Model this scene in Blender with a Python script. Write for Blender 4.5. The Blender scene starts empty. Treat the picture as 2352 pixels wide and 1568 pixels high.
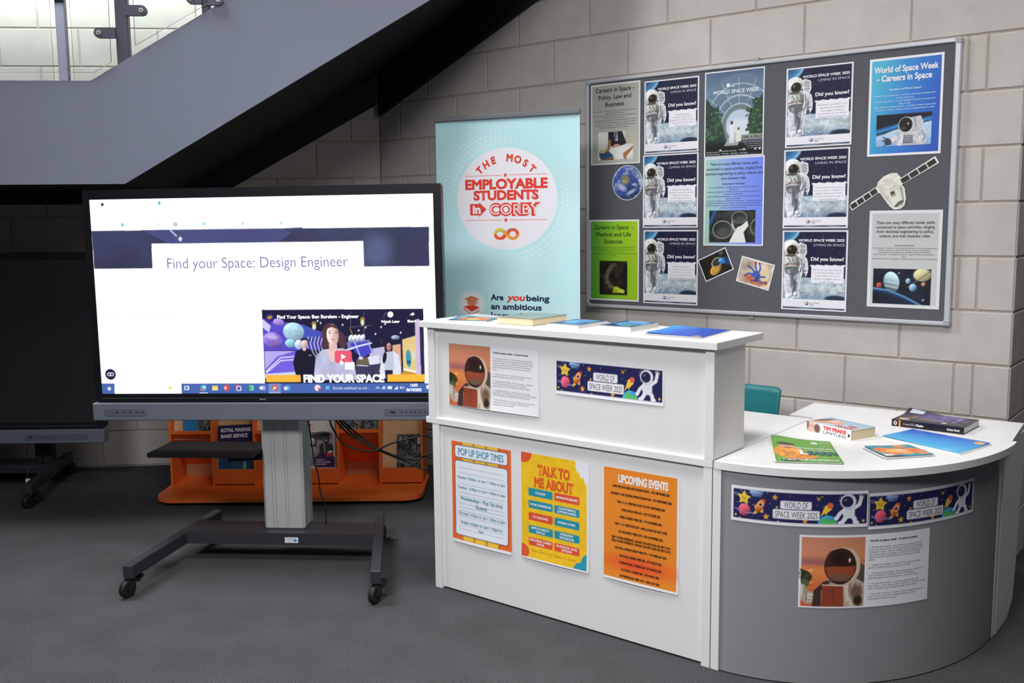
import bpy, math, random
import numpy as np
from mathutils import Matrix, Vector

# ------------------------------------------------------------------ scene, camera, lights
S = bpy.context.scene
COL = S.collection
S.view_settings.view_transform = 'Standard'
S.view_settings.look = 'None'
S.view_settings.exposure = 0.0
S.view_settings.gamma = 1.0
S.view_settings.use_curve_mapping = False

cam_data = bpy.data.cameras.new('camera')
cam = bpy.data.objects.new('camera', cam_data)
COL.objects.link(cam)
S.camera = cam
cam_data.sensor_width = 36.0
cam_data.lens = 2245.5 / 2352 * 36.0
cam_data.clip_start = 0.05
PITCH, ROLL = 0.121, -0.0105
cam.matrix_world = (Matrix.Translation((0, 0, 1.5169)) @ Matrix.Rotation(math.pi / 2 - PITCH, 4, 'X')
                    @ Matrix.Rotation(ROLL, 4, 'Z'))

world = bpy.data.worlds.new('world')
S.world = world
world.use_nodes = True
world.node_tree.nodes['Background'].inputs[0].default_value = (0.80, 0.86, 1.0, 1)
world.node_tree.nodes['Background'].inputs[1].default_value = 0.06


def area_light(name, loc, rot, sx, sy, power, color=(1, 1, 1), spread=180):
    l = bpy.data.lights.new(name, 'AREA')
    l.shape = 'RECTANGLE'
    l.spread = math.radians(spread)
    l.size, l.size_y, l.energy, l.color = sx, sy, power, color
    o = bpy.data.objects.new(name, l)
    COL.objects.link(o)
    o.location = loc
    o.rotation_euler = rot
    return o


area_light('ceiling_panel_over_desk', (0.1, 2.3, 4.4), (math.radians(10), 0, 0), 1.4, 0.7, 42, (1, 0.985, 0.96), 120)
area_light('ceiling_panel_by_board', (2.6, 2.6, 4.0), (0, 0, -0.67), 1.3, 0.6, 34, (1, 0.97, 0.93))
area_light('ceiling_panel_near_left', (-1.5, 0.2, 3.4), (math.radians(40), 0, -0.5), 1.4, 0.7, 60, (0.97, 0.98, 1.0), 110)
area_light('stairwell_light', (-2.6, 4.7, 4.4), (math.radians(25), 0, 0), 1.6, 0.8, 215, (1.0, 1.0, 1.0))
area_light('upper_wall_fill', (-2.7, 5.35, 4.2), (math.radians(10), 0, 0), 1.6, 0.3, 38, (1.0, 1.0, 1.0))  # extra unseen fill, added to brighten the wall above the landing

# ------------------------------------------------------------------ helpers


def s2l(c):
    c = np.asarray(c, float)
    return np.where(c <= 0.04045, c / 12.92, ((c + 0.055) / 1.055) ** 2.4)


def lin(rgb):
    return tuple(float(v) for v in s2l(np.array(rgb) / 255.0)) + (1.0,)


MATS = {}


def mat(name, rgb=(200, 200, 200), rough=0.5, metal=0.0, spec=0.5, noise=0.0, nscale=40, bump=0.0, bscale=200, trans=0.0, ior=1.45):
    if name in MATS:
        return MATS[name]
    m = bpy.data.materials.new(name)
    m.use_nodes = True
    nt = m.node_tree
    b = nt.nodes['Principled BSDF']
    b.inputs['Base Color'].default_value = lin(rgb)
    b.inputs['Roughness'].default_value = rough
    b.inputs['Metallic'].default_value = metal
    b.inputs['Specular IOR Level'].default_value = spec
    b.inputs['Transmission Weight'].default_value = trans
    b.inputs['IOR'].default_value = ior
    tc = nt.nodes.new('ShaderNodeTexCoord')
    if noise:
        n = nt.nodes.new('ShaderNodeTexNoise')
        n.inputs['Scale'].default_value = nscale
        n.inputs['Detail'].default_value = 6
        nt.links.new(tc.outputs['Object'], n.inputs['Vector'])
        r = nt.nodes.new('ShaderNodeMapRange')
        r.inputs['From Min'].default_value = 0.25
        r.inputs['From Max'].default_value = 0.75
        r.inputs['To Min'].default_value = 1 - noise
        r.inputs['To Max'].default_value = 1 + noise
        nt.links.new(n.outputs['Fac'], r.inputs['Value'])
        mx = nt.nodes.new('ShaderNodeVectorMath')
        mx.operation = 'SCALE'
        mx.inputs[0].default_value = lin(rgb)[:3]
        nt.links.new(r.outputs[0], mx.inputs['Scale'])
        nt.links.new(mx.outputs[0], b.inputs['Base Color'])
    if bump:
        n2 = nt.nodes.new('ShaderNodeTexNoise')
        n2.inputs['Scale'].default_value = bscale
        n2.inputs['Detail'].default_value = 4
        nt.links.new(tc.outputs['Object'], n2.inputs['Vector'])
        bp = nt.nodes.new('ShaderNodeBump')
        bp.inputs['Strength'].default_value = bump
        bp.inputs['Distance'].default_value = 0.002
        nt.links.new(n2.outputs['Fac'], bp.inputs['Height'])
        nt.links.new(bp.outputs[0], b.inputs['Normal'])
    MATS[name] = m
    return m


def block_mat():
    m = mat('concrete_block', (194, 188, 183), 0.9, spec=0.2, noise=0.07, nscale=9, bump=0.3, bscale=160)
    nt = m.node_tree
    b = nt.nodes['Principled BSDF']
    src = b.inputs['Base Color'].links[0].from_socket
    g = nt.nodes.new('ShaderNodeNewGeometry')
    r = nt.nodes.new('ShaderNodeMapRange')
    r.inputs['To Min'].default_value = 0.965
    r.inputs['To Max'].default_value = 1.03
    nt.links.new(g.outputs['Random Per Island'], r.inputs['Value'])
    v = nt.nodes.new('ShaderNodeVectorMath')
    v.operation = 'SCALE'
    nt.links.new(src, v.inputs[0])
    nt.links.new(r.outputs[0], v.inputs['Scale'])
    nt.links.new(v.outputs[0], b.inputs['Base Color'])
    return m


def carpet_mat():
    m = mat('grey_carpet', (73, 73, 76), 0.95, spec=0.1, noise=0.62, nscale=210, bump=1.0, bscale=420)
    nt = m.node_tree
    b = nt.nodes['Principled BSDF']
    src = b.inputs['Base Color'].links[0].from_socket
    tc = nt.nodes.new('ShaderNodeTexCoord')
    n = nt.nodes.new('ShaderNodeTexNoise')
    n.inputs['Scale'].default_value = 5
    n.inputs['Detail'].default_value = 5
    nt.links.new(tc.outputs['Object'], n.inputs['Vector'])
    r = nt.nodes.new('ShaderNodeMapRange')
    r.inputs['To Min'].default_value = 0.75
    r.inputs['To Max'].default_value = 1.25
    nt.links.new(n.outputs['Fac'], r.inputs['Value'])
    v = nt.nodes.new('ShaderNodeVectorMath')
    v.operation = 'SCALE'
    nt.links.new(src, v.inputs[0])
    nt.links.new(r.outputs[0], v.inputs['Scale'])
    nt.links.new(v.outputs[0], b.inputs['Base Color'])
    return m


def attr_mat(name, rough=0.45, spec=0.4, emit=0.0):
    m = bpy.data.materials.new(name)
    m.use_nodes = True
    nt = m.node_tree
    b = nt.nodes['Principled BSDF']
    a = nt.nodes.new('ShaderNodeAttribute')
    a.attribute_name = 'Col'
    b.inputs['Roughness'].default_value = rough
    b.inputs['Specular IOR Level'].default_value = spec
    if emit:
        b.inputs['Base Color'].default_value = (0.01, 0.01, 0.012, 1)
        nt.links.new(a.outputs['Color'], b.inputs['Emission Color'])
        b.inputs['Emission Strength'].default_value = emit
    else:
        nt.links.new(a.outputs['Color'], b.inputs['Base Color'])
    return m


PRINT = attr_mat('printed_paper', 0.5, 0.35)
GLOSS = attr_mat('printed_gloss', 0.3, 0.5)
SCREEN = attr_mat('lit_screen', 0.3, 0.3, emit=1.0)


class MB:
    """collects shapes and links them as ONE mesh object"""

    def __init__(self):
        self.v, self.f, self.m, self.sm = [], [], [], []

    def add(self, vs, fs, mi=0, smooth=False):
        o = len(self.v)
        self.v += [tuple(p) for p in vs]
        self.f += [tuple(i + o for i in f) for f in fs]
        self.m += [mi] * len(fs)
        self.sm += [smooth] * len(fs)
        return self

    def box(self, x0, x1, y0, y1, z0, z1, mi=0, M=None, bev=0.0):
        if bev > 0:
            b = min(bev, (x1 - x0) * .45, (y1 - y0) * .45, (z1 - z0) * .45)
            vs, idx = [], {}
            X, Y, Z = (x0, x1), (y0, y1), (z0, z1)
            sg = (1, -1)
            for i in (0, 1):
                for j in (0, 1):
                    for k in (0, 1):
                        for ax in range(3):
                            p = [X[i], Y[j], Z[k]]
                            d = [b * sg[i], b * sg[j], b * sg[k]]
                            q = [p[a] + (0 if a == ax else d[a]) for a in range(3)]
                            idx[i, j, k, ax] = len(vs)
                            vs.append(q)
            fs = []
            for ax in range(3):
                o1, o2 = [a for a in range(3) if a != ax]
                for s in (0, 1):
                    loop = []
                    for (u, w) in ((0, 0), (1, 0), (1, 1), (0, 1)):
                        c = [0, 0, 0]
                        c[ax], c[o1], c[o2] = s, u, w
                        loop.append(idx[c[0], c[1], c[2], ax])
                    flip = (s == 0) != (ax == 1)
                    fs.append(loop[::-1] if flip else loop)
            for ax in range(3):
                o1, o2 = [a for a in range(3) if a != ax]
                for u in (0, 1):
                    for w in (0, 1):
                        c0, c1 = [0, 0, 0], [0, 0, 0]
                        c0[ax], c1[ax] = 0, 1
                        c0[o1] = c1[o1] = u
                        c0[o2] = c1[o2] = w
                        fs.append([idx[(*c0, o1)], idx[(*c1, o1)], idx[(*c1, o2)], idx[(*c0, o2)]])
            for i in (0, 1):
                for j in (0, 1):
                    for k in (0, 1):
                        fs.append([idx[i, j, k, a] for a in range(3)])
            # orient outward
            c = np.array([(x0 + x1) / 2, (y0 + y1) / 2, (z0 + z1) / 2])
            A = np.array(vs)
            out = []
            for f in fs:
                n = np.cross(A[f[1]] - A[f[0]], A[f[2]] - A[f[0]])
                out.append(f if n @ (A[f].mean(0) - c) >= 0 else f[::-1])
            fs = out
        else:
            vs = [(x, y, z) for z in (z0, z1) for y in (y0, y1) for x in (x0, x1)]
            fs = [(0, 2, 3, 1), (4, 5, 7, 6), (0, 1, 5, 4), (2, 6, 7, 3), (0, 4, 6, 2), (1, 3, 7, 5)]
        if M is not None:
            vs = [tuple(M @ Vector(p)) for p in vs]
        return self.add(vs, fs, mi)

    def prism(self, poly, h0, h1, axis='z', mi=0, M=None, smooth=False):
        """extrudes a 2D outline (counter-clockwise) along an axis"""
        n = len(poly)
        ar = sum(poly[i][0] * poly[(i + 1) % n][1] - poly[(i + 1) % n][0] * poly[i][1] for i in range(n))
        if ar < 0:
            poly = poly[::-1]

        def P(p, h):
            if axis == 'z':
                return (p[0], p[1], h)
            if axis == 'y':
                return (p[0], h, p[1])
            return (h, p[0], p[1])
        vs = [P(p, h0) for p in poly] + [P(p, h1) for p in poly]
        fs = [tuple(range(n))[::-1], tuple(range(n, 2 * n))]
        side = [(i, (i + 1) % n, n + (i + 1) % n, n + i) for i in range(n)]
        if axis == 'y':
            fs = [f[::-1] for f in fs]
            side = [f[::-1] for f in side]
        if M is not None:
            vs = [tuple(M @ Vector(p)) for p in vs]
        self.add(vs, fs, mi)
        o = len(self.v)
        if smooth:
            self.v += [tuple(p) for p in vs]
        else:
            o -= len(vs)
        self.f += [tuple(i + o for i in f) for f in side]
        self.m += [mi] * n
        self.sm += [smooth] * n
        return self

    def tube(self, path, r, n=8, mi=0, cap=True):
        pts = [Vector(p) for p in path]
        rr = r if isinstance(r, (list, tuple)) else [r] * len(pts)
        vs, fs = [], []
        up = Vector((0, 0, 1))
        prev = None
        for i, p in enumerate(pts):
            t = (pts[min(i + 1, len(pts) - 1)] - pts[max(i - 1, 0)]).normalized()
            if prev is None:
                a = t.cross(up)
                if a.length < 1e-3:
                    a = t.cross(Vector((1, 0, 0)))
            else:
                a = prev - t * prev.dot(t)
            a.normalize()
            prev = a
            b = t.cross(a)
            for k in range(n):
                w = 2 * math.pi * k / n
                vs.append(p + (a * math.cos(w) + b * math.sin(w)) * rr[i])
        for i in range(len(pts) - 1):
            for k in range(n):
                fs.append((i * n + k, i * n + (k + 1) % n, (i + 1) * n + (k + 1) % n, (i + 1) * n + k))
        self.add(vs, fs, mi, True)
        if cap:
            o = len(self.v) - len(vs)
            self.add([], [], mi)
            self.f += [tuple(o + k for k in range(n))[::-1], tuple(o + (len(pts) - 1) * n + k for k in range(n))]
            self.m += [mi, mi]
            self.sm += [False, False]
        return self

    def cyl(self, p0, p1, r, n=20, mi=0):
        return self.tube([p0, p1], r, n, mi)

    def build(self, name, mats, parent=None, M=None):
        me = bpy.data.meshes.new(name)
        me.from_pydata(self.v, [], self.f)
        me.polygons.foreach_set('material_index', self.m)
        me.polygons.foreach_set('use_smooth', self.sm)
        for m in (mats if isinstance(mats, (list, tuple)) else [mats]):
            me.materials.append(m)
        me.update()
        o = bpy.data.objects.new(name, me)
        COL.objects.link(o)
        if parent is not None:
            o.parent = parent
        if M is not None:
            if parent is not None:
                o.matrix_local = M
            else:
                o.matrix_world = M
        return o


def tag(o, label=None, cat=None, group=None, kind=None):
    if label:
        o['label'] = label
    if cat:
        o['category'] = cat
    if group:
        o['group'] = group
    if kind:
        o['kind'] = kind
    return o


def thing(name, label, cat, M, group=None):
    o = bpy.data.objects.new(name, None)
    o.empty_display_size = 0.1
    COL.objects.link(o)
    o.matrix_world = M
    return tag(o, label, cat, group)


def frame(x, y, rz, z=0.0):
    return Matrix.Translation((x, y, z)) @ Matrix.Rotation(rz, 4, 'Z')


def smooth_path(pts, k=6):
    """Catmull-Rom through the points"""
    P = [Vector(p) for p in pts]
    P = [P[0] * 2 - P[1]] + P + [P[-1] * 2 - P[-2]]
    out = []
    for i in range(1, len(P) - 2):
        a, b, c, d = P[i - 1:i + 3]
        for j in range(k):
            t = j / k
            out.append(0.5 * ((2 * b) + (c - a) * t + (2 * a - 5 * b + 4 * c - d) * t * t + (3 * b - a - 3 * c + d) * t ** 3))
    out.append(P[-2])
    return out


# ------------------------------------------------------------------ printed sheets
TXT = {}


def text_mesh(s, bold):
    key = (s, bold)
    if key in TXT:
        return TXT[key]
    cu = bpy.data.curves.new('lettering', 'FONT')
    cu.body = s
    cu.size = 1.0
    cu.resolution_u = 4
    if bold > 0:
        cu.bevel_depth = bold          # a flat rim round every letter
        cu.bevel_resolution = 0
    else:
        cu.offset = bold
    ob = bpy.data.objects.new('lettering', cu)
    me = ob.to_mesh()
    n = len(me.vertices)
    co = np.zeros(n * 3)
    me.vertices.foreach_get('co', co)
    co = co.reshape(-1, 3).copy()
    fs = [tuple(p.vertices) for p in me.polygons]
    ob.to_mesh_clear()
    bpy.data.objects.remove(ob)
    bpy.data.curves.remove(cu)
    dz = np.zeros(n)
    if bold > 0:
        fs = [f for f in fs if min(co[v, 2] for v in f) > -bold * .05]
        used = sorted({v for f in fs for v in f})
        ix = {v: i for i, v in enumerate(used)}
        fs = [tuple(ix[v] for v in f) for f in fs]
        co = co[used]
        dz = co[:, 2] / bold * 1.2e-4
    TXT[key] = (co[:, :2], fs, dz)
    return TXT[key]


CAP = None


def vnoise(X, Y, sc, seed, octv=3):
    rng = np.random.RandomState(seed)
    out = np.zeros_like(X)
    amp, tot = 1.0, 0.0
    for o in range(octv):
        g = rng.rand(64, 64)
        x, y = X / sc, Y / sc
        xi, yi = np.floor(x).astype(int), np.floor(y).astype(int)
        fx, fy = x - xi, y - yi
        fx, fy = fx * fx * (3 - 2 * fx), fy * fy * (3 - 2 * fy)
        a, b = g[xi % 64, yi % 64], g[(xi + 1) % 64, yi % 64]
        c, d = g[xi % 64, (yi + 1) % 64], g[(xi + 1) % 64, (yi + 1) % 64]
        out += amp * ((a * (1 - fx) + b * fx) * (1 - fy) + (c * (1 - fx) + d * fx) * fy)
        tot += amp
        amp *= 0.5
        sc = sc / 2.0
    return out / tot


class Cv:
    """a printed sheet: W x H design units, y down; pictures are colours on a fine grid, lettering is flat letter meshes"""

    def __init__(self, W, H, nx, bg=(255, 255, 255)):
        self.W, self.H = W, H
        self.nx = nx
        self.ny = max(2, int(round(nx * H / W)))
        xs, ys = np.linspace(0, W, self.nx + 1), np.linspace(0, H, self.ny + 1)
        self.X, self.Y = np.meshgrid(xs, ys)
        self.c = np.zeros(self.X.shape + (3,)) + np.array(bg, float)
        self.px = W / nx
        self.t = []
        self.clip = None

    def _put(self, a, col):
        if self.clip is not None:
            x0, y0, x1, y1 = self.clip
            a = a * ((self.X >= x0) & (self.X <= x1) & (self.Y >= y0) & (self.Y <= y1))
        a = np.clip(a, 0, 1)[..., None]
        self.c = self.c * (1 - a) + (np.array(col, float)) * a
        return self

    def _edge(self, d, soft=None):
        return np.clip(0.5 - d / (soft or self.px), 0, 1)

    def rect(self, x0, y0, x1, y1, col, r=0.0, soft=None, a=1.0):
        cx, cy = (x0 + x1) / 2, (y0 + y1) / 2
        qx = np.abs(self.X - cx) - (x1 - x0) / 2 + r
        qy = np.abs(self.Y - cy) - (y1 - y0) / 2 + r
        d = np.hypot(np.maximum(qx, 0), np.maximum(qy, 0)) + np.minimum(np.maximum(qx, qy), 0) - r
        return self._put(self._edge(d, soft) * a, col)

    def grad(self, x0, y0, x1, y1, c0, c1, ang=90.0, c2=None):
        t = math.radians(ang)
        u, v = (self.X - x0) / (x1 - x0), (self.Y - y0) / (y1 - y0)
        w = np.clip((u - .5) * math.cos(t) + (v - .5) * math.sin(t) + .5, 0, 1)[..., None]
        c0, c1 = np.array(c0, float), np.array(c1, float)
        if c2 is None:
            col = c0 * (1 - w) + c1 * w
        else:
            c2 = np.array(c2, float)
            col = np.where(w < .5, c0 * (1 - 2 * w) + c1 * 2 * w, c1 * (2 - 2 * w) + c2 * (2 * w - 1))
        return self._put(((self.X >= x0) & (self.X <= x1) & (self.Y >= y0) & (self.Y <= y1)).astype(float), col)

    def ell(self, cx, cy, rx, ry, col, rot=0.0, soft=None, a=1.0, shade=0.0, sdir=(-.5, -.6)):
        t = math.radians(rot)
        dx, dy = self.X - cx, self.Y - cy
        u = (dx * math.cos(t) + dy * math.sin(t)) / rx
        v = (-dx * math.sin(t) + dy * math.cos(t)) / ry
        d = (np.hypot(u, v) - 1) * min(rx, ry)
        if shade:
            k = np.clip(1 + shade * (u * sdir[0] + v * sdir[1]), 0, 2)[..., None]
            col = np.clip(np.array(col, float) * k, 0, 255)
        return self._put(self._edge(d, soft) * a, col)

    def ring(self, cx, cy, rx, ry, w, col, rot=0.0, a=1.0, part=None):
        t = math.radians(rot)
        dx, dy = self.X - cx, self.Y - cy
        u = (dx * math.cos(t) + dy * math.sin(t)) / rx
        v = (-dx * math.sin(t) + dy * math.cos(t)) / ry
        d = np.abs(np.hypot(u, v) - 1) * min(rx, ry) - w / 2
        al = self._edge(d) * a
        if part == 'low':
            al = al * (v > 0)
        if part == 'up':
            al = al * (v < 0)
        return self._put(al, col)

    def poly(self, pts, col, a=1.0):
        cov = np.zeros_like(self.X)
        for ox in (-.33, 0, .33):
            for oy in (-.33, 0, .33):
                X, Y = self.X + ox * self.px, self.Y + oy * self.px
                ins = np.zeros(X.shape, bool)
                n = len(pts)
                for i in range(n):
                    (xa, ya), (xb, yb) = pts[i], pts[(i + 1) % n]
                    if ya == yb:
                        continue
                    cr = ((ya > Y) != (yb > Y)) & (X < (xb - xa) * (Y - ya) / (yb - ya) + xa)
                    ins ^= cr
                cov += ins
        return self._put(cov / 9 * a, col)

    def line(self, pts, w, col, a=1.0, soft=None):
        d = np.full(self.X.shape, 1e9)
        for (xa, ya), (xb, yb) in zip(pts[:-1], pts[1:]):
            vx, vy = xb - xa, yb - ya
            L = vx * vx + vy * vy + 1e-12
            t = np.clip(((self.X - xa) * vx + (self.Y - ya) * vy) / L, 0, 1)
            d = np.minimum(d, np.hypot(self.X - xa - t * vx, self.Y - ya - t * vy))
        return self._put(self._edge(d - w / 2, soft) * a, col)

    def star(self, cx, cy, r, col, rot=0.0, inner=0.42):
        p = []
        for i in range(10):
            q = r if i % 2 == 0 else r * inner
            t = math.radians(rot - 90 + 36 * i)
            p.append((cx + q * math.cos(t), cy + q * math.sin(t)))
        return self.poly(p, col)

    def mottle(self, x0, y0, x1, y1, amp, sc, seed, tint=None):
        n = (vnoise(self.X, self.Y, sc, seed) - .5) * 2
        m = ((self.X >= x0) & (self.X <= x1) & (self.Y >= y0) & (self.Y <= y1)).astype(float)
        if tint is None:
            self.c = np.clip(self.c * (1 + (n * m * amp)[..., None]), 0, 255)
        else:
            self._put(np.clip(n * 2.2 * amp, 0, 1) * m, tint)
        return self

    def dots(self, x0, y0, x1, y1, n, r, col, seed):
        rng = random.Random(seed)
        for _ in range(n):
            self.ell(rng.uniform(x0, x1), rng.uniform(y0, y1), r * rng.uniform(.6, 1.2), r * rng.uniform(.6, 1.2), col)
        return self

    def text(self, s, x, y, h, col, w=None, al='l', bold=0.0, rot=0.0, shear=0.0):
        """cap height h, baseline y; w = total width or None"""
        self.t.append((s, x, y, h, col, w, al, bold, rot, shear))
        return self

    def lines(self, rows, x, y, h, dy, col, al='c', bold=0.0, wmax=None):
        for i, s in enumerate(rows):
            if s:
                w = None
                if wmax:
                    w = wmax * len(s) / max(len(r) for r in rows)
                self.text(s, x, y + i * dy, h, col, w, al, bold)
        return self

    def arc(self, s, cx, cy, r, h, col, a0, a1, bold=0.0):
        n = len(s)
        for i, ch in enumerate(s):
            t = a0 + (a1 - a0) * i / (n - 1)
            if ch != ' ':
                x, y = cx + r * math.sin(math.radians(t)), cy - r * math.cos(math.radians(t))
                self.text(ch, x, y, h, col, None, 'c', bold, rot=t)
        return self

    def build(self, name, w, h, material=PRINT, M=None, parent=None, mapfn=None, off=0.0006, emissive=False):
        global CAP
        if CAP is None:
            CAP = text_mesh('H', 0.0)[0][:, 1].max()
        ny, nx = self.X.shape
        U, V = self.X / self.W, 1 - self.Y / self.H

        if mapfn is None:
            def mapfn(u, v, o):
                return np.stack([(u - .5) * w, np.zeros_like(u) - o, (v - .5) * h], -1)
        P = [mapfn(U.ravel(), V.ravel(), np.zeros(U.size))]
        cols = [self.c.reshape(-1, 3)]
        i = np.arange(ny - 1)[:, None] * nx + np.arange(nx - 1)[None, :]
        q = np.stack([i + nx, i + nx + 1, i + 1, i], -1).reshape(-1, 4)
        loops = [q.ravel()]
        tot = [np.full(len(q), 4)]
        base = U.size
        for k, (s, x, y, hh, col, ww, al, bold, rot, sh, *up) in enumerate(self.t):
            co, fs, dz = text_mesh(s, bold)
            if not len(fs):
                continue
            if up:
                dz = dz + up[0]
            x0, x1 = co[:, 0].min(), co[:, 0].max()
            sy = hh / CAP
            sx = (ww / (x1 - x0)) if ww else sy
            cx = (co[:, 0] - x0) * sx
            tw = (x1 - x0) * sx
            if al == 'c':
                cx = cx - tw / 2
            elif al == 'r':
                cx = cx - tw
            cy = -co[:, 1] * sy
            cx = cx - cy * sh
            t = math.radians(rot)
            xx = x + cx * math.cos(t) - cy * math.sin(t)
            yy = y + cx * math.sin(t) + cy * math.cos(t)
            P.append(mapfn(xx / self.W, 1 - yy / self.H, np.full(len(xx), off) + dz + (k % 5) * 1e-5))
            cols.append(np.tile(np.array(col, float), (len(xx), 1)))
            loops.append(np.array([v + base for f in fs for v in f]))
            tot.append(np.array([len(f) for f in fs]))
            base += len(xx)
        P, cols = np.concatenate(P), np.concatenate(cols)
        loops, tot = np.concatenate(loops), np.concatenate(tot)
        me = bpy.data.meshes.new(name)
        me.vertices.add(len(P))
        me.vertices.foreach_set('co', P.astype(np.float32).ravel())
        me.loops.add(len(loops))
        me.loops.foreach_set('vertex_index', loops.astype(np.int32))
        me.polygons.add(len(tot))
        st = np.concatenate([[0], np.cumsum(tot)[:-1]])
        me.polygons.foreach_set('loop_start', st.astype(np.int32))
        me.polygons.foreach_set('loop_total', tot.astype(np.int32))
        me.update(calc_edges=True)
        a = me.color_attributes.new('Col', 'FLOAT_COLOR', 'POINT')
        L = s2l(np.clip(cols, 0, 255) / 255.0)
        if emissive:
            mn = np.clip((cols.min(1) - 225) / 30.0, 0, 1)
            L = L * (1 + 0.75 * mn)[:, None]
        a.data.foreach_set('color', np.concatenate([L, np.ones((len(L), 1))], 1).astype(np.float32).ravel())
        me.materials.append(material)
        o = bpy.data.objects.new(name, me)
        COL.objects.link(o)
        if parent is not None:
            o.parent = parent
            if M is not None:
                o.matrix_local = M
        elif M is not None:
            o.matrix_world = M
        return o


def flat_map(corners, z, wave=0.0, lift=(0, 0, 0, 0)):
    """sheet lying on a surface: corners = back-left, back-right, front-right, front-left as read; lift raises those corners"""
    bl, br, fr, fl = [np.array(c, float) for c in corners]

    def f(u, v, o):
        u_, v_ = u[:, None], v[:, None]
        p = fl * (1 - u_) * (1 - v_) + fr * u_ * (1 - v_) + br * u_ * v_ + bl * (1 - u_) * v_
        k = 6.0
        zz = z + o + wave * np.sin(u * 3.14) * np.sin(v * 3.14)
        for (cu, cv), L in zip(((0, 1), (1, 1), (1, 0), (0, 0)), lift):
            if L:
                zz = zz + L * np.exp(-k * ((u - cu) ** 2 + (v - cv) ** 2))
        return np.concatenate([p, zz[:, None]], 1)
    return f

# ------------------------------------------------------------------ the room
W1F = frame(-0.8157, 6.2452, -0.6687)   # wall with the pinboard: x along it, y into it
W2F = frame(-0.8157, 6.2452, 0.092)     # wall behind the stairs
DKF = frame(-0.3601, 3.9822, -0.6681)   # reception desk: x along its front, y towards the wall
TVF = frame(-1.8297, 4.2997, -0.0777)   # big display: x along the screen, y backwards

BLOCK = block_mat()
MORTAR = mat('mortar', (176, 165, 154), 0.95, spec=0.1, noise=0.1, nscale=60)

mb = MB()
mb.box(-8, 7, -3, 10, -0.1, 0.0)
tag(mb.build('floor', carpet_mat()), kind='structure')

Z0, CH, PER, JT = 0.005, 0.2250, 0.4655, 0.009


def block(mb, x0, x1, z0, z1, fl=None):
    c, d = 0.003, 0.004
    jx = JT / 2
    x0, x1, z0, z1 = x0 + jx, x1 - jx, z0 + jx, z1 - jx
    if x1 - x0 < 0.012:
        return
    vs = [(x0, d, z0), (x1, d, z0), (x1, d, z1), (x0, d, z1),
          (x0 + c, 0, z0 + c), (x1 - c, 0, z0 + c), (x1 - c, 0, z1 - c), (x0 + c, 0, z1 - c)]
    vs = [fl(p) if fl else p for p in vs]
    mb.add(vs, [(4, 5, 6, 7), (0, 1, 5, 4), (1, 2, 6, 5), (2, 3, 7, 6), (3, 0, 4, 7)])


def wall(name, F, xa, xb, rows, joints, end=None):
    mb = MB()
    mb.box(xa, xb - (0.004 if end else 0), 0.004, 0.6 if end else 0.25, 0, Z0 + rows * CH, 1)
    for r in range(rows):
        js = sorted(j for j in joints(r - 10) if xa + .01 < j < xb - .01)
        js = [xa] + js + [xb]
        for a, b in zip(js[:-1], js[1:]):
            block(mb, a, b, Z0 + r * CH, Z0 + (r + 1) * CH)
        if end:
            js = [0.0, end, end + .39] if r % 2 else [0.0, end * .5, end + .25]
            for a, b in zip(js[:-1], js[1:]):
                block(mb, a, b, Z0 + r * CH, Z0 + (r + 1) * CH, lambda p: (xb - p[1], p[0], p[2]))
    return tag(mb.build(name, [BLOCK, MORTAR], None, F), kind='structure')


def j1(k):
    if k % 2 == 0:
        return [0.413 + PER * i for i in range(-1, 7)]
    return [0.178 + PER * i for i in range(0, 8)] + [3.512]


def j2(k):
    if k >= 0:
        o = -0.158 if k % 2 == 0 else -0.39
    else:
        o = -0.181 if k % 2 else -0.40
    return [o - PER * i for i in range(12)]


wall('wall_right', W1F, 0.0, 3.655, 17, j1, end=0.215)
wall('wall_back', W2F, -4.6, 0.0, 17, j2)

# ------------------------------------------------------------------ staircase and balustrade
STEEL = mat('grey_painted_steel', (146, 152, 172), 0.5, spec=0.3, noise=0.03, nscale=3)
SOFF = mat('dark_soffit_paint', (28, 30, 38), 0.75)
POSTM = mat('balustrade_steel', (96, 97, 112), 0.45)
CHROME = mat('bright_bolt', (222, 212, 202), 0.35, metal=0.15)
GLASS = mat('balustrade_glass', (243, 249, 247), 0.02, trans=1.0, ior=1.03)
GEDGE = mat('glass_edge', (150, 165, 160), 0.2)

YF = -1.35
t = thing('staircase', 'grey steel staircase and landing rising behind the lit display', 'staircase', W2F)
SL = 0.587
outline = [(-4.6, 1.722), (-1.180, 1.722), (1.40, 1.722 + SL * 2.58), (1.40, 2.209 + SL * 2.71), (-1.31, 2.209), (-4.6, 2.209)]
MB().prism(outline, YF, YF + 0.012, 'y').build('front_stringer', STEEL, t)
# soffit slab: landing then sloping flight, cut where it meets the pinboard wall


def wy(s):
    return min(-0.002, -s * 0.952 - 0.012)


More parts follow.
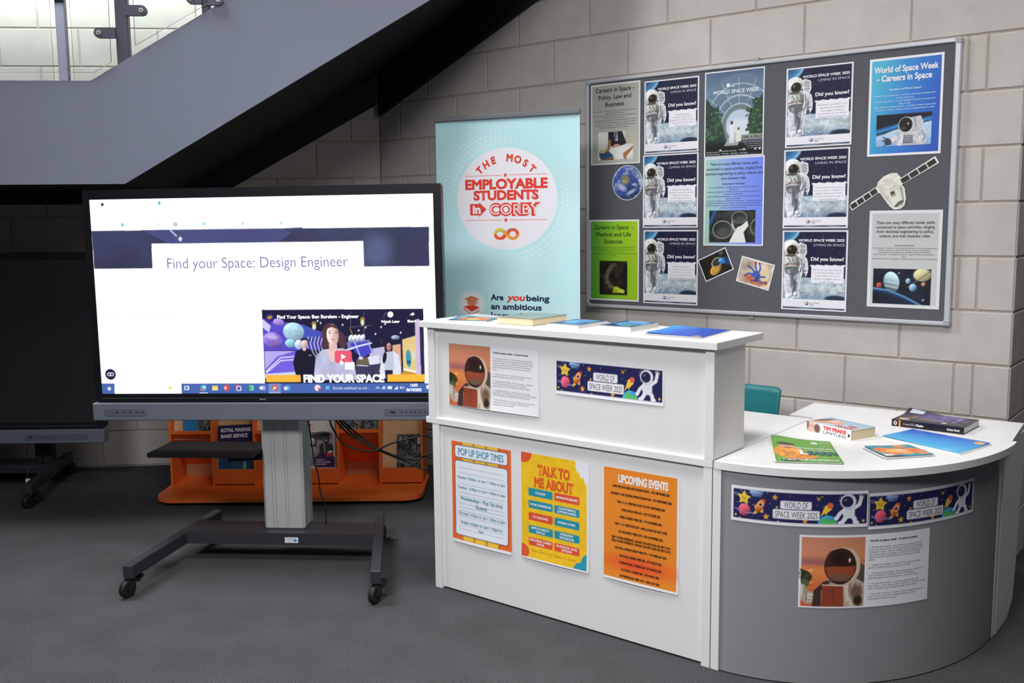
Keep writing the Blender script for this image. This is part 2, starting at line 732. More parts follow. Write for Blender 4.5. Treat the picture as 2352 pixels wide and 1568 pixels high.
mb = MB()
st = [-4.6, -1.2, -0.02, 0.3, 0.7, 1.1, 1.38]
vs, fs = [], []
for s in st:
    z = 1.735 + max(0, s + 1.2) * SL
    yb = wy(s) if s > -0.02 else -0.003
    for yy, zz in ((YF + .012, z), (yb, z), (yb, z + .14), (YF + .012, z + .14)):
        vs.append((s, yy, zz))
for i in range(len(st) - 1):
    for k in range(4):
        fs.append((i * 4 + k, i * 4 + (k + 1) % 4, i * 4 + 4 + (k + 1) % 4, i * 4 + 4 + k))
fs += [(3, 2, 1, 0), tuple(4 * (len(st) - 1) + k for k in range(4))]
mb.add(vs, [f[::-1] for f in fs])
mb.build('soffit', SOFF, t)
o = [(-4.6, 1.656), (-1.085, 1.656), (-0.02, 2.252), (-0.02, 2.45), (-1.2, 1.74), (-4.6, 1.74)]
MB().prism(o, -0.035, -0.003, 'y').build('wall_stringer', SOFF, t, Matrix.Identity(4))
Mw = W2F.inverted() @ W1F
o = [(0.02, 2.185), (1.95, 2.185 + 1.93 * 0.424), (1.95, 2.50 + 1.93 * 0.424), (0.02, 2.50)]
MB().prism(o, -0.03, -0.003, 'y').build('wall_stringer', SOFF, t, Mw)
mb = MB()
for i in range(9):
    mb.box(-1.2 + i * .28, -1.2 + (i + 1) * .28 + .02, YF + .02, min(-.02, wy(max(0, -1.2 + (i + 1) * .28 + .03)) - .03), 1.90 + i * .165, 1.94 + i * .165 + .13)
mb.box(-4.6, -1.2, YF + .02, -.02, 1.88, 1.93)
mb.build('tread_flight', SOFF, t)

t = thing('glass_balustrade', 'glass balustrade with grey posts and bolted clamps along the front of the staircase', 'railing', W2F)


def post(s0, s1, z0, z1, y, par):
    return MB().box(s0, s1, y + .008, y + .055, z0, z1, bev=.004).build('post', POSTM, par)


def clamp(s0, s1, z, y, par, n=14):
    """round-ended bracket from s0 (at the post) to the bolt at s1"""
    r = 0.024
    d = 1 if s1 > s0 else -1
    pts = [(s0, z - r)] + [(s1 + d * r * math.sin(a), z - r * math.cos(a)) for a in np.linspace(0, math.pi, n)] + [(s0, z + r)]
    b = MB().prism(pts, y - .012, y + .012, 'y').build('clamp', POSTM, par)
    m = MB()
    m.cyl((s1, y - .017, z), (s1, y - .011, z), .0105, 16)
    m.cyl((s1, y - .0185, z), (s1, y - .0165, z), .005, 6, 1)
    m.build('bolt', [CHROME, POSTM], b)


post(-1.184, -1.126, 2.24, 3.2, YF - .002, t)
clamp(-1.13, -1.055, 2.534, YF, t)
clamp(-1.18, -1.256, 2.430, YF, t)
post(-0.779, -0.741, 2.50, 3.4, YF - .002, t)
clamp(-0.775, -0.822, 2.590, YF, t)
clamp(-0.745, -0.695, 2.585, YF, t)
for poly in ([(-2.6, 2.251), (-1.29, 2.247), (-1.208, 2.295), (-1.203, 3.1), (-2.6, 3.1)],
             [(-1.094, 2.372), (-0.60, 2.652), (-0.60, 3.4), (-1.087, 3.1)]):
    g = MB().prism(poly, YF - .004, YF + .004, 'y').build('glass_panel', GLASS, t)
    m = MB()
    loop = [(x, YF - .0042, z) for x, z in poly]
    for a, b in zip(loop, loop[1:] + loop[:1]):
        m.tube([a, b], .0014, 6)
    m.build('glass_edge', GEDGE, g)

t = thing('glass_balustrade', 'second glass balustrade post further back above the landing, by the block wall', 'railing', W2F)
post(-1.797, -1.745, 2.209, 3.3, -.36, t)
MB().prism([(-1.91, 2.80), (-1.63, 2.80), (-1.63, 2.84), (-1.91, 2.84)], -.37, -.35, 'y').build('clamp', POSTM, t)
for poly in ([(-3.0, 2.30), (-1.826, 2.30), (-1.826, 3.2), (-3.0, 3.2)], [(-1.716, 2.30), (-1.0, 2.72), (-1.0, 3.2), (-1.716, 3.2)]):
    g = MB().prism(poly, -.34, -.332, 'y').build('glass_panel', GLASS, t)
    m = MB()
    loop = [(x, -.341, z) for x, z in poly]
    m.tube([loop[-1] if poly[0][0] > -2 else loop[1], loop[0] if poly[0][0] > -2 else loop[2]], .0012, 6)
    m.build('glass_edge', GEDGE, g)

# ------------------------------------------------------------------ displays on trolleys
BEZ = mat('black_bezel', (24, 25, 31), 0.35, spec=0.4)
BAR = mat('grey_bar_plastic', (108, 114, 126), 0.5, noise=0.03, nscale=60)
BARD = mat('panel_inset', (94, 99, 112), 0.45)
PORT = mat('dark_port', (28, 30, 40), 0.4)
LEDM = mat('power_light', (150, 230, 90), 0.4)
SILV = mat('silver_column', (190, 192, 192), 0.45, metal=0.2, noise=0.02, nscale=30)
GROOV = mat('column_groove', (120, 122, 126), 0.5, metal=0.3)
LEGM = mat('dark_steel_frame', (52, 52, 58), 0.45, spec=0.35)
RUB = mat('black_rubber', (22, 22, 24), 0.6)
BLKP = mat('black_plastic', (24, 24, 27), 0.5)
TRAYM = mat('tray_black_laminate', (16, 15, 18), 0.6, spec=0.25)
CABM = mat('black_cable', (17, 17, 18), 0.55)
OFFS = mat('dark_glass_screen', (48, 46, 48), 0.25, spec=0.4)


def caster(par, x, y, rot, h):
    """swivel caster standing on the floor, top plate at height h"""
    M = Matrix.Translation((x, y, 0)) @ Matrix.Rotation(rot, 4, 'Z')
    r = .037
    m = MB()
    m.cyl((0, 0, h), (0, 0, h - .012), .02, 14)
    for s in (-1, 1):
        m.prism([(-.022, h - .012), (.022, h - .012), (.036, r), (.02, r - .014), (.004, r)], s * .017 - .002, s * .017 + .002, 'y')
    m.box(-.022, .022, -.019, .019, h - .016, h - .01)
    c = m.build('caster', BLKP, par, M)
    w = MB()
    w.tube([(.02, -.013, r), (.02, -.011, r), (.02, .011, r), (.02, .013, r)], [r * .86, r, r, r * .86], 24)
    w.cyl((.02, -.016, r), (.02, .016, r), .01, 12)
    w.build('wheel', RUB, c)
    p = MB()
    p.prism([(-.03, h - .02), (-.06, h - .004), (-.064, h - .01), (-.034, h - .03)], -.013, .013, 'y')
    p.build('brake_pedal', BLKP, c)
    return c


def trolley_leg(par, p0, p1, w, z0, z1):
    a = math.atan2(p1[1] - p0[1], p1[0] - p0[0])
    L = math.hypot(p1[0] - p0[0], p1[1] - p0[1])
    M = Matrix.Translation((p0[0], p0[1], 0)) @ Matrix.Rotation(a, 4, 'Z')
    return MB().box(0, L, -w / 2, w / 2, z0, z1, bev=.004).build('leg', LEGM, par, M)


def display(label, F, W, z0, z1, lit, cols, leg_pts, cast_h=.080, tilt=0.0):
    t = thing('interactive_display', label, 'display', F)
    CM = Matrix.Translation((W / 2, 0, (z0 + z1) / 2)) @ Matrix.Rotation(-tilt, 4, 'Y') @ Matrix.Translation((-W / 2, 0, -(z0 + z1) / 2))
    # cabinet, bezel, bar
    m = MB()
    m.box(-.031, W + .034, .006, .072, z0 - .036, z1 + .042, bev=.008)
    b = .0
    for (xa, xb, za, zb) in ((-.031, 0, z0 - .036, z1 + .042), (W, W + .034, z0 - .036, z1 + .042), (0, W, z1, z1 + .042), (0, W, z0 - .036, z0)):
        m.box(xa, xb, -.004, .008, za, zb)
    m.build('bezel', BEZ, t, CM)
    MB().box(.0, W, -.0046, -.0036, z0 - .021, z0 - .0195).build('trim_line', GROOV, t, CM)
    m = MB()
    m.box(-.040, W + .040, -.022, .05, z0 - .118, z0 - .0395, bev=.004)
    bar = m.build('control_bar', BAR, t, CM)
    zc = z0 - .081

    def pill(xa, xb, name):
        r = .0155
        pts = [(xb - r + r * math.cos(a), zc + r * math.sin(a)) for a in np.linspace(-math.pi / 2, math.pi / 2, 8)]
        pts += [(xa + r + r * math.cos(a), zc + r * math.sin(a)) for a in np.linspace(math.pi / 2, 3 * math.pi / 2, 8)]
        q = MB()
        q.prism(pts, -.0245, -.02, 'y')
        if name == 'port_panel':
            for x in (.075, .105, .135, .165, .19):
                q.box(x - .005, x + .005, -.0251, -.024, zc - .0015, zc + .0025, 1)
        else:
            q.box(xa + .03, xa + .058, -.0251, -.024, zc - .004, zc + .004, 1)
            q.box(xa + .053, xa + .057, -.0256, -.024, zc - .0015, zc + .0025, 2)
            for x in range(6):
                q.cyl((xa + .08 + .02 * x, -.0252, zc), (xa + .08 + .02 * x, -.024, zc), .0032, 8, 1)
        q.build(name, [BARD, PORT, LEDM], bar)
    if lit:
        pill(.013, .209, 'port_panel')
        pill(W - .237, W + .005, 'button_panel')
    else:
        pill(W - .42, W - .05, 'button_panel')
    # column
    for (xa, xb, ya, yb, zb, zt) in cols:
        c = MB()
        c.box(xa, xb, ya, yb, zb, zt, bev=.012)
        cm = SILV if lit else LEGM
        col = c.build('column', cm, t)
        if lit:
            g = MB()
            for x in (.045, .06, .105, .117):
                g.box(xa + x, xa + x + .0012, ya - .0006, ya + .001, zb, zt)
            for y in (.025, .05, .1):
                g.box(xb - .001, xb + .0006, ya + y, ya + y + .004, zb, zt)
            g.build('groove', GROOV, col)
    # mounting plate between column and cabinet
    xa, xb = cols[0][0], cols[-1][1]
    MB().box(xa - .12, xb + .12, .07, cols[0][2] + .004, (z0 + z1) / 2 - .2, (z0 + z1) / 2 + .2).build('mounting_plate', BLKP, t)
    (lf, lr), (rf, rr), by0, by1 = leg_pts
    zl0, zl1 = cast_h, cast_h + .058

    def xat(p, q, y):
        return p[0] + (q[0] - p[0]) * (y - p[1]) / (q[1] - p[1])
    m = MB()
    poly = [(xat(lf, lr, by0), by0), (xat(rf, rr, by0), by0), (xat(rf, rr, by1), by1), (xat(lf, lr, by1), by1)]
    m.prism(poly, zl0 + .002, zl1 - .002, 'z')
    beam = m.build('base_beam', LEGM, t)
    for p, q in ((lf, lr), (rf, rr)):
        trolley_leg(t, p, q, .042, zl0, zl1)
        for e, rot in ((p, -1.9), (q, 1.3)):
            caster(t, e[0], e[1] + (.028 if e[1] < by0 else -.028), rot, cast_h)
    return t, CM


TVW, TVZ = 1.509, .7837
TV, TVC = display('large lit touchscreen showing a web page, on a wheeled trolley', TVF, TVW, TVZ, 1.6383, True,
                  [(.6805, .8695, .10, .245, .13, 1.3)], (((.2735, -.411), (.352, .384)), ((1.3095, -.421), (1.156, .384)), .039, .214), tilt=.006)
o = MB()
o.prism([(.205, -.022), (.681, -.022), (.681, .24), (.215, .24), (.203, .225), (.196, -.01)], .495, .511)
o.prism([(.545, .05), (.684, .09), (.684, .22), (.545, .15)], .462, .495)
o.build('laptop_tray', TRAYM, TV)
c = Cv(40, 26, 40, (228, 230, 236))
c.text('PhoneRite', 4, 9, 5, (120, 130, 170), 20).text('serviced', 10, 20, 4, (150, 155, 165), 16)
c.poly([(26, 5), (36, 14), (33, 21), (27, 18)], (40, 130, 200))
c.build('asset_sticker', .062, .026, PRINT, Matrix.Translation((.8245, .0385, .105)), TV)
c = Cv(40, 12, 4, (24, 25, 31))
c.text('BenQ', 20, 9.5, 7, (165, 170, 180), 32, 'c', .02)
c.build('maker_badge', .034, .011, PRINT, TVC @ Matrix.Translation((.731, -.0047, TVZ - .0255)), TV)

T2F = frame(-4.02, 5.50, 0.0)
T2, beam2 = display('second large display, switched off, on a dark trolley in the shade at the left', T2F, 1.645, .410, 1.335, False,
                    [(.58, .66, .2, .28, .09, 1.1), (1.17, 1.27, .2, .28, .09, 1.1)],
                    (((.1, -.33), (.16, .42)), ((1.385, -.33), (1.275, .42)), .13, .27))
MB().box(0, 1.645, -.0035, .006, .41, 1.335).build('screen', OFFS, T2)
m = MB()
m.tube([(.9, -.02, .155), (1.33, -.02, .155)], .004, 6)
m.tube([(1.235, -.02, .155), (1.232, -.02, .09)], .006, 6)
m.box(1.222, 1.243, -.028, -.012, .06, .088, 1)
m.build('cable_rail', [LEGM, mat('white_plug', (235, 235, 230), 0.4)], T2)


def cable(label, pts, r, F, name='cable', cat='cable', group=None):
    m = MB()
    m.tube(smooth_path(pts), r, 8)
    return tag(m.build(name, CABM, None, F), label, cat, group)


cable('thin black cable hanging straight down behind the switched-off display', [(1.215, .19, .45), (1.222, .192, .3), (1.22, .192, .145)], .003, T2F)
cable('thin black cable hanging beside the silver column down to the trolley base',
      [(.874, .15, .70), (.877, .184, .631), (.886, .184, .554), (.90, .184, .431), (.916, .184, .37), (.924, .184, .287), (.944, .184, .225), (.946, .184, .141)], .0035, TVF)
CG = 'black cables looping from the lit display towards the desk'
for lab, pts in (
    ('black cable looping highest of the bundle below the lit display', [(.99, .11, .70), (.995, .124, .644), (1.009, .124, .598), (1.057, .124, .528), (1.126, .124, .503), (1.196, .124, .499), (1.277, .124, .534), (1.377, .124, .559), (1.456, .13, .559), (1.62, .25, .38), (1.76, .38, .05), (1.81, .43, .008)]),
    ('black cable of the bundle sagging then rising at its right end behind the desk', [(1.01, .12, .70), (1.018, .134, .642), (1.076, .134, .576), (1.175, .134, .517), (1.234, .134, .497), (1.313, .134, .467), (1.393, .134, .458), (1.457, .14, .479), (1.63, .27, .34), (1.77, .40, .05), (1.83, .46, .008)]),
    ('black cable of the bundle running level into the dark behind the desk', [(1.025, .13, .70), (1.032, .144, .64), (1.104, .144, .564), (1.192, .144, .504), (1.291, .144, .473), (1.371, .144, .453), (1.455, .15, .462), (1.61, .27, .28), (1.73, .40, .04), (1.79, .47, .008)]),
    ('black cable hanging lowest at the right end of the bundle', [(1.035, .14, .70), (1.043, .154, .638), (1.111, .154, .572), (1.21, .154, .498), (1.279, .154, .466), (1.339, .154, .443), (1.398, .154, .413), (1.452, .16, .397), (1.57, .25, .22), (1.68, .38, .03), (1.73, .45, .008)])):
    cable(lab, pts, .0042, TVF, group=CG)

# ------------------------------------------------------------------ leaflet rack
ORG = mat('orange_laminate', (238, 116, 46), 0.4, noise=0.04, nscale=12)
PLY = mat('pale_wood_board', (214, 172, 128), 0.55, noise=0.06, nscale=18)
RF = frame(-1.95, 5.45, 0.0)     # x along the front, y to the back
t = thing('leaflet_rack', 'orange leaflet display rack with pale wooden backs behind the lit display', 'rack', RF)
BW, NB = .2383, 6
prof = [(0, .03), (0, .36), (.02, .50), (.05, .80), (.09, 1.08), (.25, 1.08), (.25, .03)]
for i in range(NB + 1):
    x = i * BW
    MB().prism(prof, x - .006, x + .006, 'x').build('side_panel' if i in (0, NB) else 'divider', ORG, t)
pts = []
for cx, cy, a0, r in ((.09, -.16, 180, .11), (1.34, -.16, 270, .11), (1.40, .19, 0, .05), (.03, .19, 90, .05)):
    for k in range(7):
        a = math.radians(a0 + k * 15)
        pts.append((cx + r * math.cos(a), cy + r * math.sin(a)))
m = MB()
m.prism(pts, .02, .042)
m.build('base', ORG, t)
for x in (.1, 1.33):
    for y in (0, .18):
        MB().cyl((x, y, 0), (x, y, .022), .03, 14).build('foot', RUB, t)
for i in range(NB):
    xa, xb = i * BW + .006, (i + 1) * BW - .006
    MB().box(xa, xb, .236, .248, .042, 1.07).build('back_panel', PLY, t)
    zr = .30 if i % 2 == 0 else .10
    MB().prism([(.045, zr), (.055, zr), (.205, zr + .52), (.195, zr + .52)], xa, xb, 'x').build('back_rest', PLY, t)
    lips = (.36,) if i % 2 == 0 else (.135,)
    for z in lips:
        h = .018 if i % 2 == 0 and z < .5 else .085
        yo = 0.0 if z < .4 else (.02 + (z - .5) * .1 if z > .45 else 0)
        MB().box(xa, xb, yo + .002, yo + .012, z - h, z).build('pocket_lip', ORG, t)
        if z - h > .06:
            zb = max(.115, z - .27)
            sl = [(yo + .012, z - h), (yo + .012, z - h + .01), (.232, zb + .012), (.232, zb)]
            MB().prism(sl, xa, xb, 'x').build('pocket_floor', ORG if z < .45 else PLY, t)

# ------------------------------------------------------------------ pinboard
FELT = mat('grey_felt', (96, 97, 103), 0.95, spec=0.1, noise=0.14, nscale=420, bump=.4, bscale=500)
ALU = mat('brushed_aluminium', (206, 208, 214), 0.35, metal=0.25)
CAPM = mat('grey_plastic_corner', (165, 167, 172), 0.5)
BF = W1F @ Matrix.Translation((1.568, 0, 1.063))
BWD, BHT = 1.848, 1.187
t = thing('pinboard', 'large grey felt pinboard in an aluminium frame on the block wall', 'pinboard', BF)
MB().box(.01, BWD - .01, -.018, -.003, .01, BHT - .01).build('felt_panel', FELT, t)
for (xa, xb, za, zb) in ((0, BWD, 0, .018), (0, BWD, BHT - .018, BHT), (0, .018, .018, BHT - .018), (BWD - .024, BWD, .018, BHT - .018)):
    MB().box(xa, xb, -.026, -.002, za, zb, bev=.004).build('frame_rail', ALU, t)
for xa in (-.002, BWD - .028):
    for za in (-.002, BHT - .026):
        MB().box(xa, xa + .03, -.028, -.001, za, za + .028, bev=.005).build('corner_cap', CAPM, t)
for z in (-.016, BHT + .004):
    MB().box(.935, .96, -.014, -.001, z, z + .014).build('wall_clip', CAPM, t)

# ------------------------------------------------------------------ roller banner
NF = frame(-.38, 5.10, math.atan2(-.35, .714))
t = thing('roller_banner', 'pale turquoise pull-up banner with a white circle of red lettering behind the desk', 'banner', NF)
MB().box(-.01, .805, -.05, .05, .03, .09, bev=.015).build('cassette', ALU, t)
for x in (.1, .7):
    MB().box(x - .02, x + .02, -.17, .17, .012, .03, bev=.004).build('foot', ALU, t)
MB().cyl((.4, .03, .05), (.4, .03, 2.03), .008).build('support_pole', ALU, t)
MB().box(-.005, .80, -.012, .012, 2.028, 2.052, bev=.004).build('top_rail', mat('banner_rail', (150, 152, 160), .35, metal=.6), t)

# ------------------------------------------------------------------ reception desk
WHT = mat('white_laminate', (229, 228, 228), 0.42, spec=0.4, noise=0.012, nscale=14)
WED = mat('white_edge', (206, 204, 202), 0.5)
GRYL = mat('grey_laminate', (143, 143, 146), 0.5, noise=0.02, nscale=10)
SHAD = mat('dark_gap_strip', (40, 40, 42), .8)
SEAM = mat('panel_seam', (150, 150, 150), .7)
t = thing('reception_desk', 'straight white reception desk with a raised counter and posters on its front', 'desk', DKF)
TZ, TT = .7248, .025
L = 1.305
MB().box(0, L - .003, 0, .86, TZ - TT, TZ, bev=.0015).build('worktop', WHT, t)
MB().box(.034, .0705, .002, .80, 0, TZ - TT, bev=.001).build('end_panel', WHT, t)
MB().box(L - .037, L - .005, .002, .80, 0, TZ - TT, bev=.001).build('end_panel', WHT, t)
MB().box(.0705, L - .037, .014, .032, .008, TZ - TT).build('front_panel', WHT, t)
MB().box(.0705, L - .037, .018, .03, 0, .008).build('shadow_gap', SHAD, t)
# raised counter
UZ = 1.1218
m = MB().box(-.018, L + .015, -.016, .345, UZ - TT, UZ, bev=.0015)
m.build('counter_top', WHT, t)
MB().box(.017, .053, .0, .235, TZ, UZ - TT, bev=.001).build('counter_upright', WHT, t)
MB().box(L - .034, L - .001, .0, .235, TZ, UZ - TT, bev=.001).build('counter_upright', WHT, t)
MB().box(.053, L - .034, .012, .030, TZ, UZ - TT).build('counter_front', WHT, t)
MB().box(.053, L - .034, .03, .23, TZ + .17, TZ + .19).build('counter_shelf', WHT, t)

# curved unit
t = thing('curved_desk_unit', 'quarter-round end of the reception desk with white top and curved grey front', 'desk', DKF)
CX, CY = 1.32, .85


def ell(rx, ry, n=28, a0=0.0, a1=90.0):
    return [(CX + rx * math.sin(math.radians(a0 + (a1 - a0) * k / n)), CY - ry * math.cos(math.radians(a0 + (a1 - a0) * k / n))) for k in range(n + 1)]


top = [(L + .002, .0)] + ell(.728, .853, 96)[1:] + [(2.045, .885), (L + .002, .885)]
m = MB()
m.prism(top, TZ - TT, TZ, 'z')
m.build('worktop', WHT, t)
MB().box(1.3035, 1.333, .002, .84, 0, TZ - TT, bev=.001).build('end_panel', WHT, t)
RX, RY = .683, .845
outer, inner = ell(RX, RY, 40, 1.2, 88), ell(RX - .016, RY - .016, 40, 1.2, 88)
MB().prism(outer + inner[::-1], .004, TZ - TT, 'z', smooth=True).build('curved_front', GRYL, t)
o2, i2 = ell(RX - .004, RY - .004, 30, 1.2, 88), ell(RX - .012, RY - .012, 30, 1.2, 88)
MB().prism(o2 + i2[::-1], 0, .004, 'z').build('shadow_gap', SHAD, t)
MB().box(1.96, 2.005, .838, .868, 0, TZ - TT, bev=.001).build('end_panel', WHT, t)

# side table behind
t = thing('side_desk', 'white side desk between the curved unit and the block wall, with a shaped end panel', 'desk', DKF)
MB().prism([(1.20, .888), (2.03, .888), (2.0, 1.245), (1.185, 1.20)], TZ - TT, TZ, 'z').build('worktop', WHT, t)
pr_ = [(.872, 0), (1.07, 0), (1.155, .05), (1.18, .17), (1.193, .30), (1.20, .40), (1.20, .44), (1.235, .52), (1.24, TZ - TT), (.895, TZ - TT)]
MB().prism(pr_, 1.985, 2.008, 'x').build('end_panel', WHT, t)
MB().box(1.215, 1.235, .90, 1.15, 0, TZ - TT).build('end_panel', WHT, t)

# ------------------------------------------------------------------ chair
TEAL = mat('teal_plastic', (30, 112, 118), 0.45, spec=0.4)
CHF = DKF @ Matrix.Translation((.835, 1.02, 0)) @ Matrix.Rotation(0.02, 4, 'Z')
t = thing('school_chair', 'teal plastic chair tucked in behind the white desk', 'chair', CHF)


def shell(fn, nu, nv, th, name):
    vs, fs = [], []
    for side in (0, 1):
        for j in range(nv + 1):
            for i in range(nu + 1):
                vs.append(fn(i / nu, j / nv, side * th))
    N = (nu + 1) * (nv + 1)
    for j in range(nv):
        for i in range(nu):
            a = j * (nu + 1) + i
            fs.append((a, a + 1, a + nu + 2, a + nu + 1))
            fs.append((N + a + nu + 1, N + a + nu + 2, N + a + 1, N + a))
    rim = [i for i in range(nu + 1)] + [j * (nu + 1) + nu for j in range(1, nv + 1)] + [nv * (nu + 1) + i for i in range(nu - 1, -1, -1)] + [j * (nu + 1) for j in range(nv - 1, 0, -1)]
    for a, b in zip(rim, rim[1:] + rim[:1]):
        fs.append((b, a, a + N, b + N))
    m = MB()
    m.add(vs, fs, 0, True)
    return m.build(name, TEAL, t)


def back_fn(u, v, o):
    x = (u - .5) * .42
    z = .47 + .305 * v
    e = abs(u - .5) * 2
    if v > .99:
        z += .008 * (e ** 2) - .014 * max(0, (e - .86) / .14) ** 2
    if v < .01:
        z += .02 * e
    return (x, .12 + .07 * v - .045 * e * e + o, z)


def seat_fn(u, v, o):
    x = (u - .5) * (.42 - .04 * v)
    e = abs(u - .5) * 2
    return (x, .10 - .40 * v, .445 - .012 * math.sin(math.pi * v) + .012 * e * e - .025 * max(0, v - .8) / .2 - o)


shell(back_fn, 20, 12, .012, 'backrest')
shell(seat_fn, 16, 14, .012, 'seat')
FRM = mat('chair_steel', (60, 62, 66), .35, metal=.8)
for sx in (-1, 1):
    MB().tube([(sx * .15, .06, .43), (sx * .19, .15, .0)], .0105, 10).build('leg', FRM, t)
    MB().tube([(sx * .15, -.22, .415), (sx * .18, -.27, .0)], .0105, 10).build('leg', FRM, t)
    MB().tube([(sx * .17, .08, .44), (sx * .17, .115, .50), (sx * .165, .135, .58)], .009, 8).build('back_support', FRM, t)

# ------------------------------------------------------------------ pictures and lettering
K = (25, 26, 32)
WH = (238, 236, 242)
NAVY = (27, 30, 60)


def spaceman(c, seed):
    """standing spacesuited figure down the left of the sheet"""
    cap = [(26, 26), (30, 22), (36, 27), (37, 37), (35, 43), (28, 43)]
    torso = [(0, 50), (5, 43), (12, 41), (24, 43), (30, 48), (29, 60), (26, 72), (12, 74), (4, 72), (0, 66)]
    arm_r = [(28, 46), (34, 47), (38, 53), (39.5, 63), (39, 72), (36, 80), (32, 79), (32, 70), (31, 60), (27, 54)]
    arm_l = [(0, 50), (3, 50), (6, 60), (5, 70), (3, 78), (0, 80)]
    leg_l = [(4, 72), (16, 76), (18.5, 84), (17, 100), (17.5, 112), (17, 119), (12, 121), (8, 119), (7, 106), (4, 90)]
    leg_r = [(16, 76), (27, 71), (29.5, 82), (27, 94), (25, 104), (26.5, 112), (26, 117), (21, 118), (18, 115), (19, 100), (17.5, 86)]

    def grow(q, d):
        mx, my = sum(x for x, y in q) / len(q), sum(y for x, y in q) / len(q)
        return [(x + d * (1 if x > mx else -1), y + d * (1 if y > my else -1)) for x, y in q]
    for q in (cap, torso, arm_r, leg_l, leg_r):
        c.poly(grow(q, 1.7), (236, 238, 243))
    c.ell(13.5, 30, 13.2, 14, (236, 238, 243))
    c.poly(cap, (190, 192, 192))
    for y in (28, 33, 38):
        c.line([(29, y), (36, y + 1)], .9, (104, 108, 110))
    c.poly(arm_l, (168, 172, 176))
    c.poly(leg_l, (206, 209, 216))
    c.poly([(4, 72), (9, 76), (9, 100), (8, 119), (4, 92)], (226, 228, 232))
    c.poly([(13, 80), (17, 78), (18, 92), (16, 104), (14, 100)], (120, 126, 138))
    c.poly(leg_r, (150, 155, 165))
    c.poly([(19, 86), (23, 90), (22, 106), (19, 112)], (84, 90, 104))
    c.poly([(25, 74), (29, 82), (26, 96), (24, 90)], (206, 209, 214))
    c.ell(12.5, 116, 5.2, 5, (222, 224, 228), shade=.4)
    c.ell(22.5, 113.5, 4.2, 4.6, (204, 207, 214), shade=.5)
    c.poly(torso, (190, 192, 190))
    c.poly([(0, 50), (10, 44), (16, 50), (12, 60), (2, 62)], (216, 217, 213))
    c.poly([(21, 45), (29, 50), (27, 66), (22, 62)], (128, 131, 128))
    c.poly([(4, 66), (26, 65), (26, 76), (16, 80), (6, 77)], (104, 108, 112))
    c.poly([(8, 70), (14, 69), (13, 77), (8, 76)], (160, 163, 166))
    c.poly(arm_r, (206, 209, 212))
    c.poly([(33, 56), (36, 60), (35, 78), (32, 79), (32, 66)], (136, 142, 148))
    c.line([(33, 72), (39, 71)], 1.2, (60, 66, 80))
    c.ell(34.5, 79, 2.6, 3.6, (70, 78, 92))
    c.ell(13.5, 30, 12, 12.6, (222, 223, 219), shade=.35)
    c.ell(15.5, 35, 8.2, 9.4, (66, 54, 42), 10, soft=1.5)
    c.ell(15, 34, 6.6, 7.4, (34, 28, 24), 10, soft=1.5)
    c.ell(12, 32, 2, 2.6, (122, 98, 64), soft=1.5)
    c.ell(13.5, 44, 9, 2.4, (92, 92, 86), soft=1.5)
    c.line([(3, 62), (14, 59), (27, 61)], 1.5, (134, 86, 64))
    c.line([(9, 48), (13, 55), (8, 60)], 1.1, (66, 72, 68))
    c.line([(16, 50), (20, 58), (26, 58)], 1.1, (70, 74, 70))
    c.line([(6, 66), (18, 64), (26, 66)], 1.1, (52, 56, 58))
    c.line([(17.5, 78), (18, 116)], 1.1, (44, 50, 66))
    c.line([(30, 50), (31, 66), (28, 74)], 1.1, (70, 74, 84))
    c.ell(1, 80, 2.5, 5, (74, 80, 92), soft=2)


def week_logo(c, x, y, s, col=(90, 55, 120), tcol=(110, 108, 120)):
    c.ell(x, y, 2.6 * s, 2.6 * s, col)
    c.ell(x - .6 * s, y - .5 * s, 1.5 * s, 1.4 * s, WH)
    c.text('World Space', x + 4 * s, y - .3 * s, 1.7 * s, tcol, 13 * s)
    c.text('Week', x + 4 * s, y + 2.7 * s, 1.7 * s, tcol, 5.5 * s, 'l', .02)


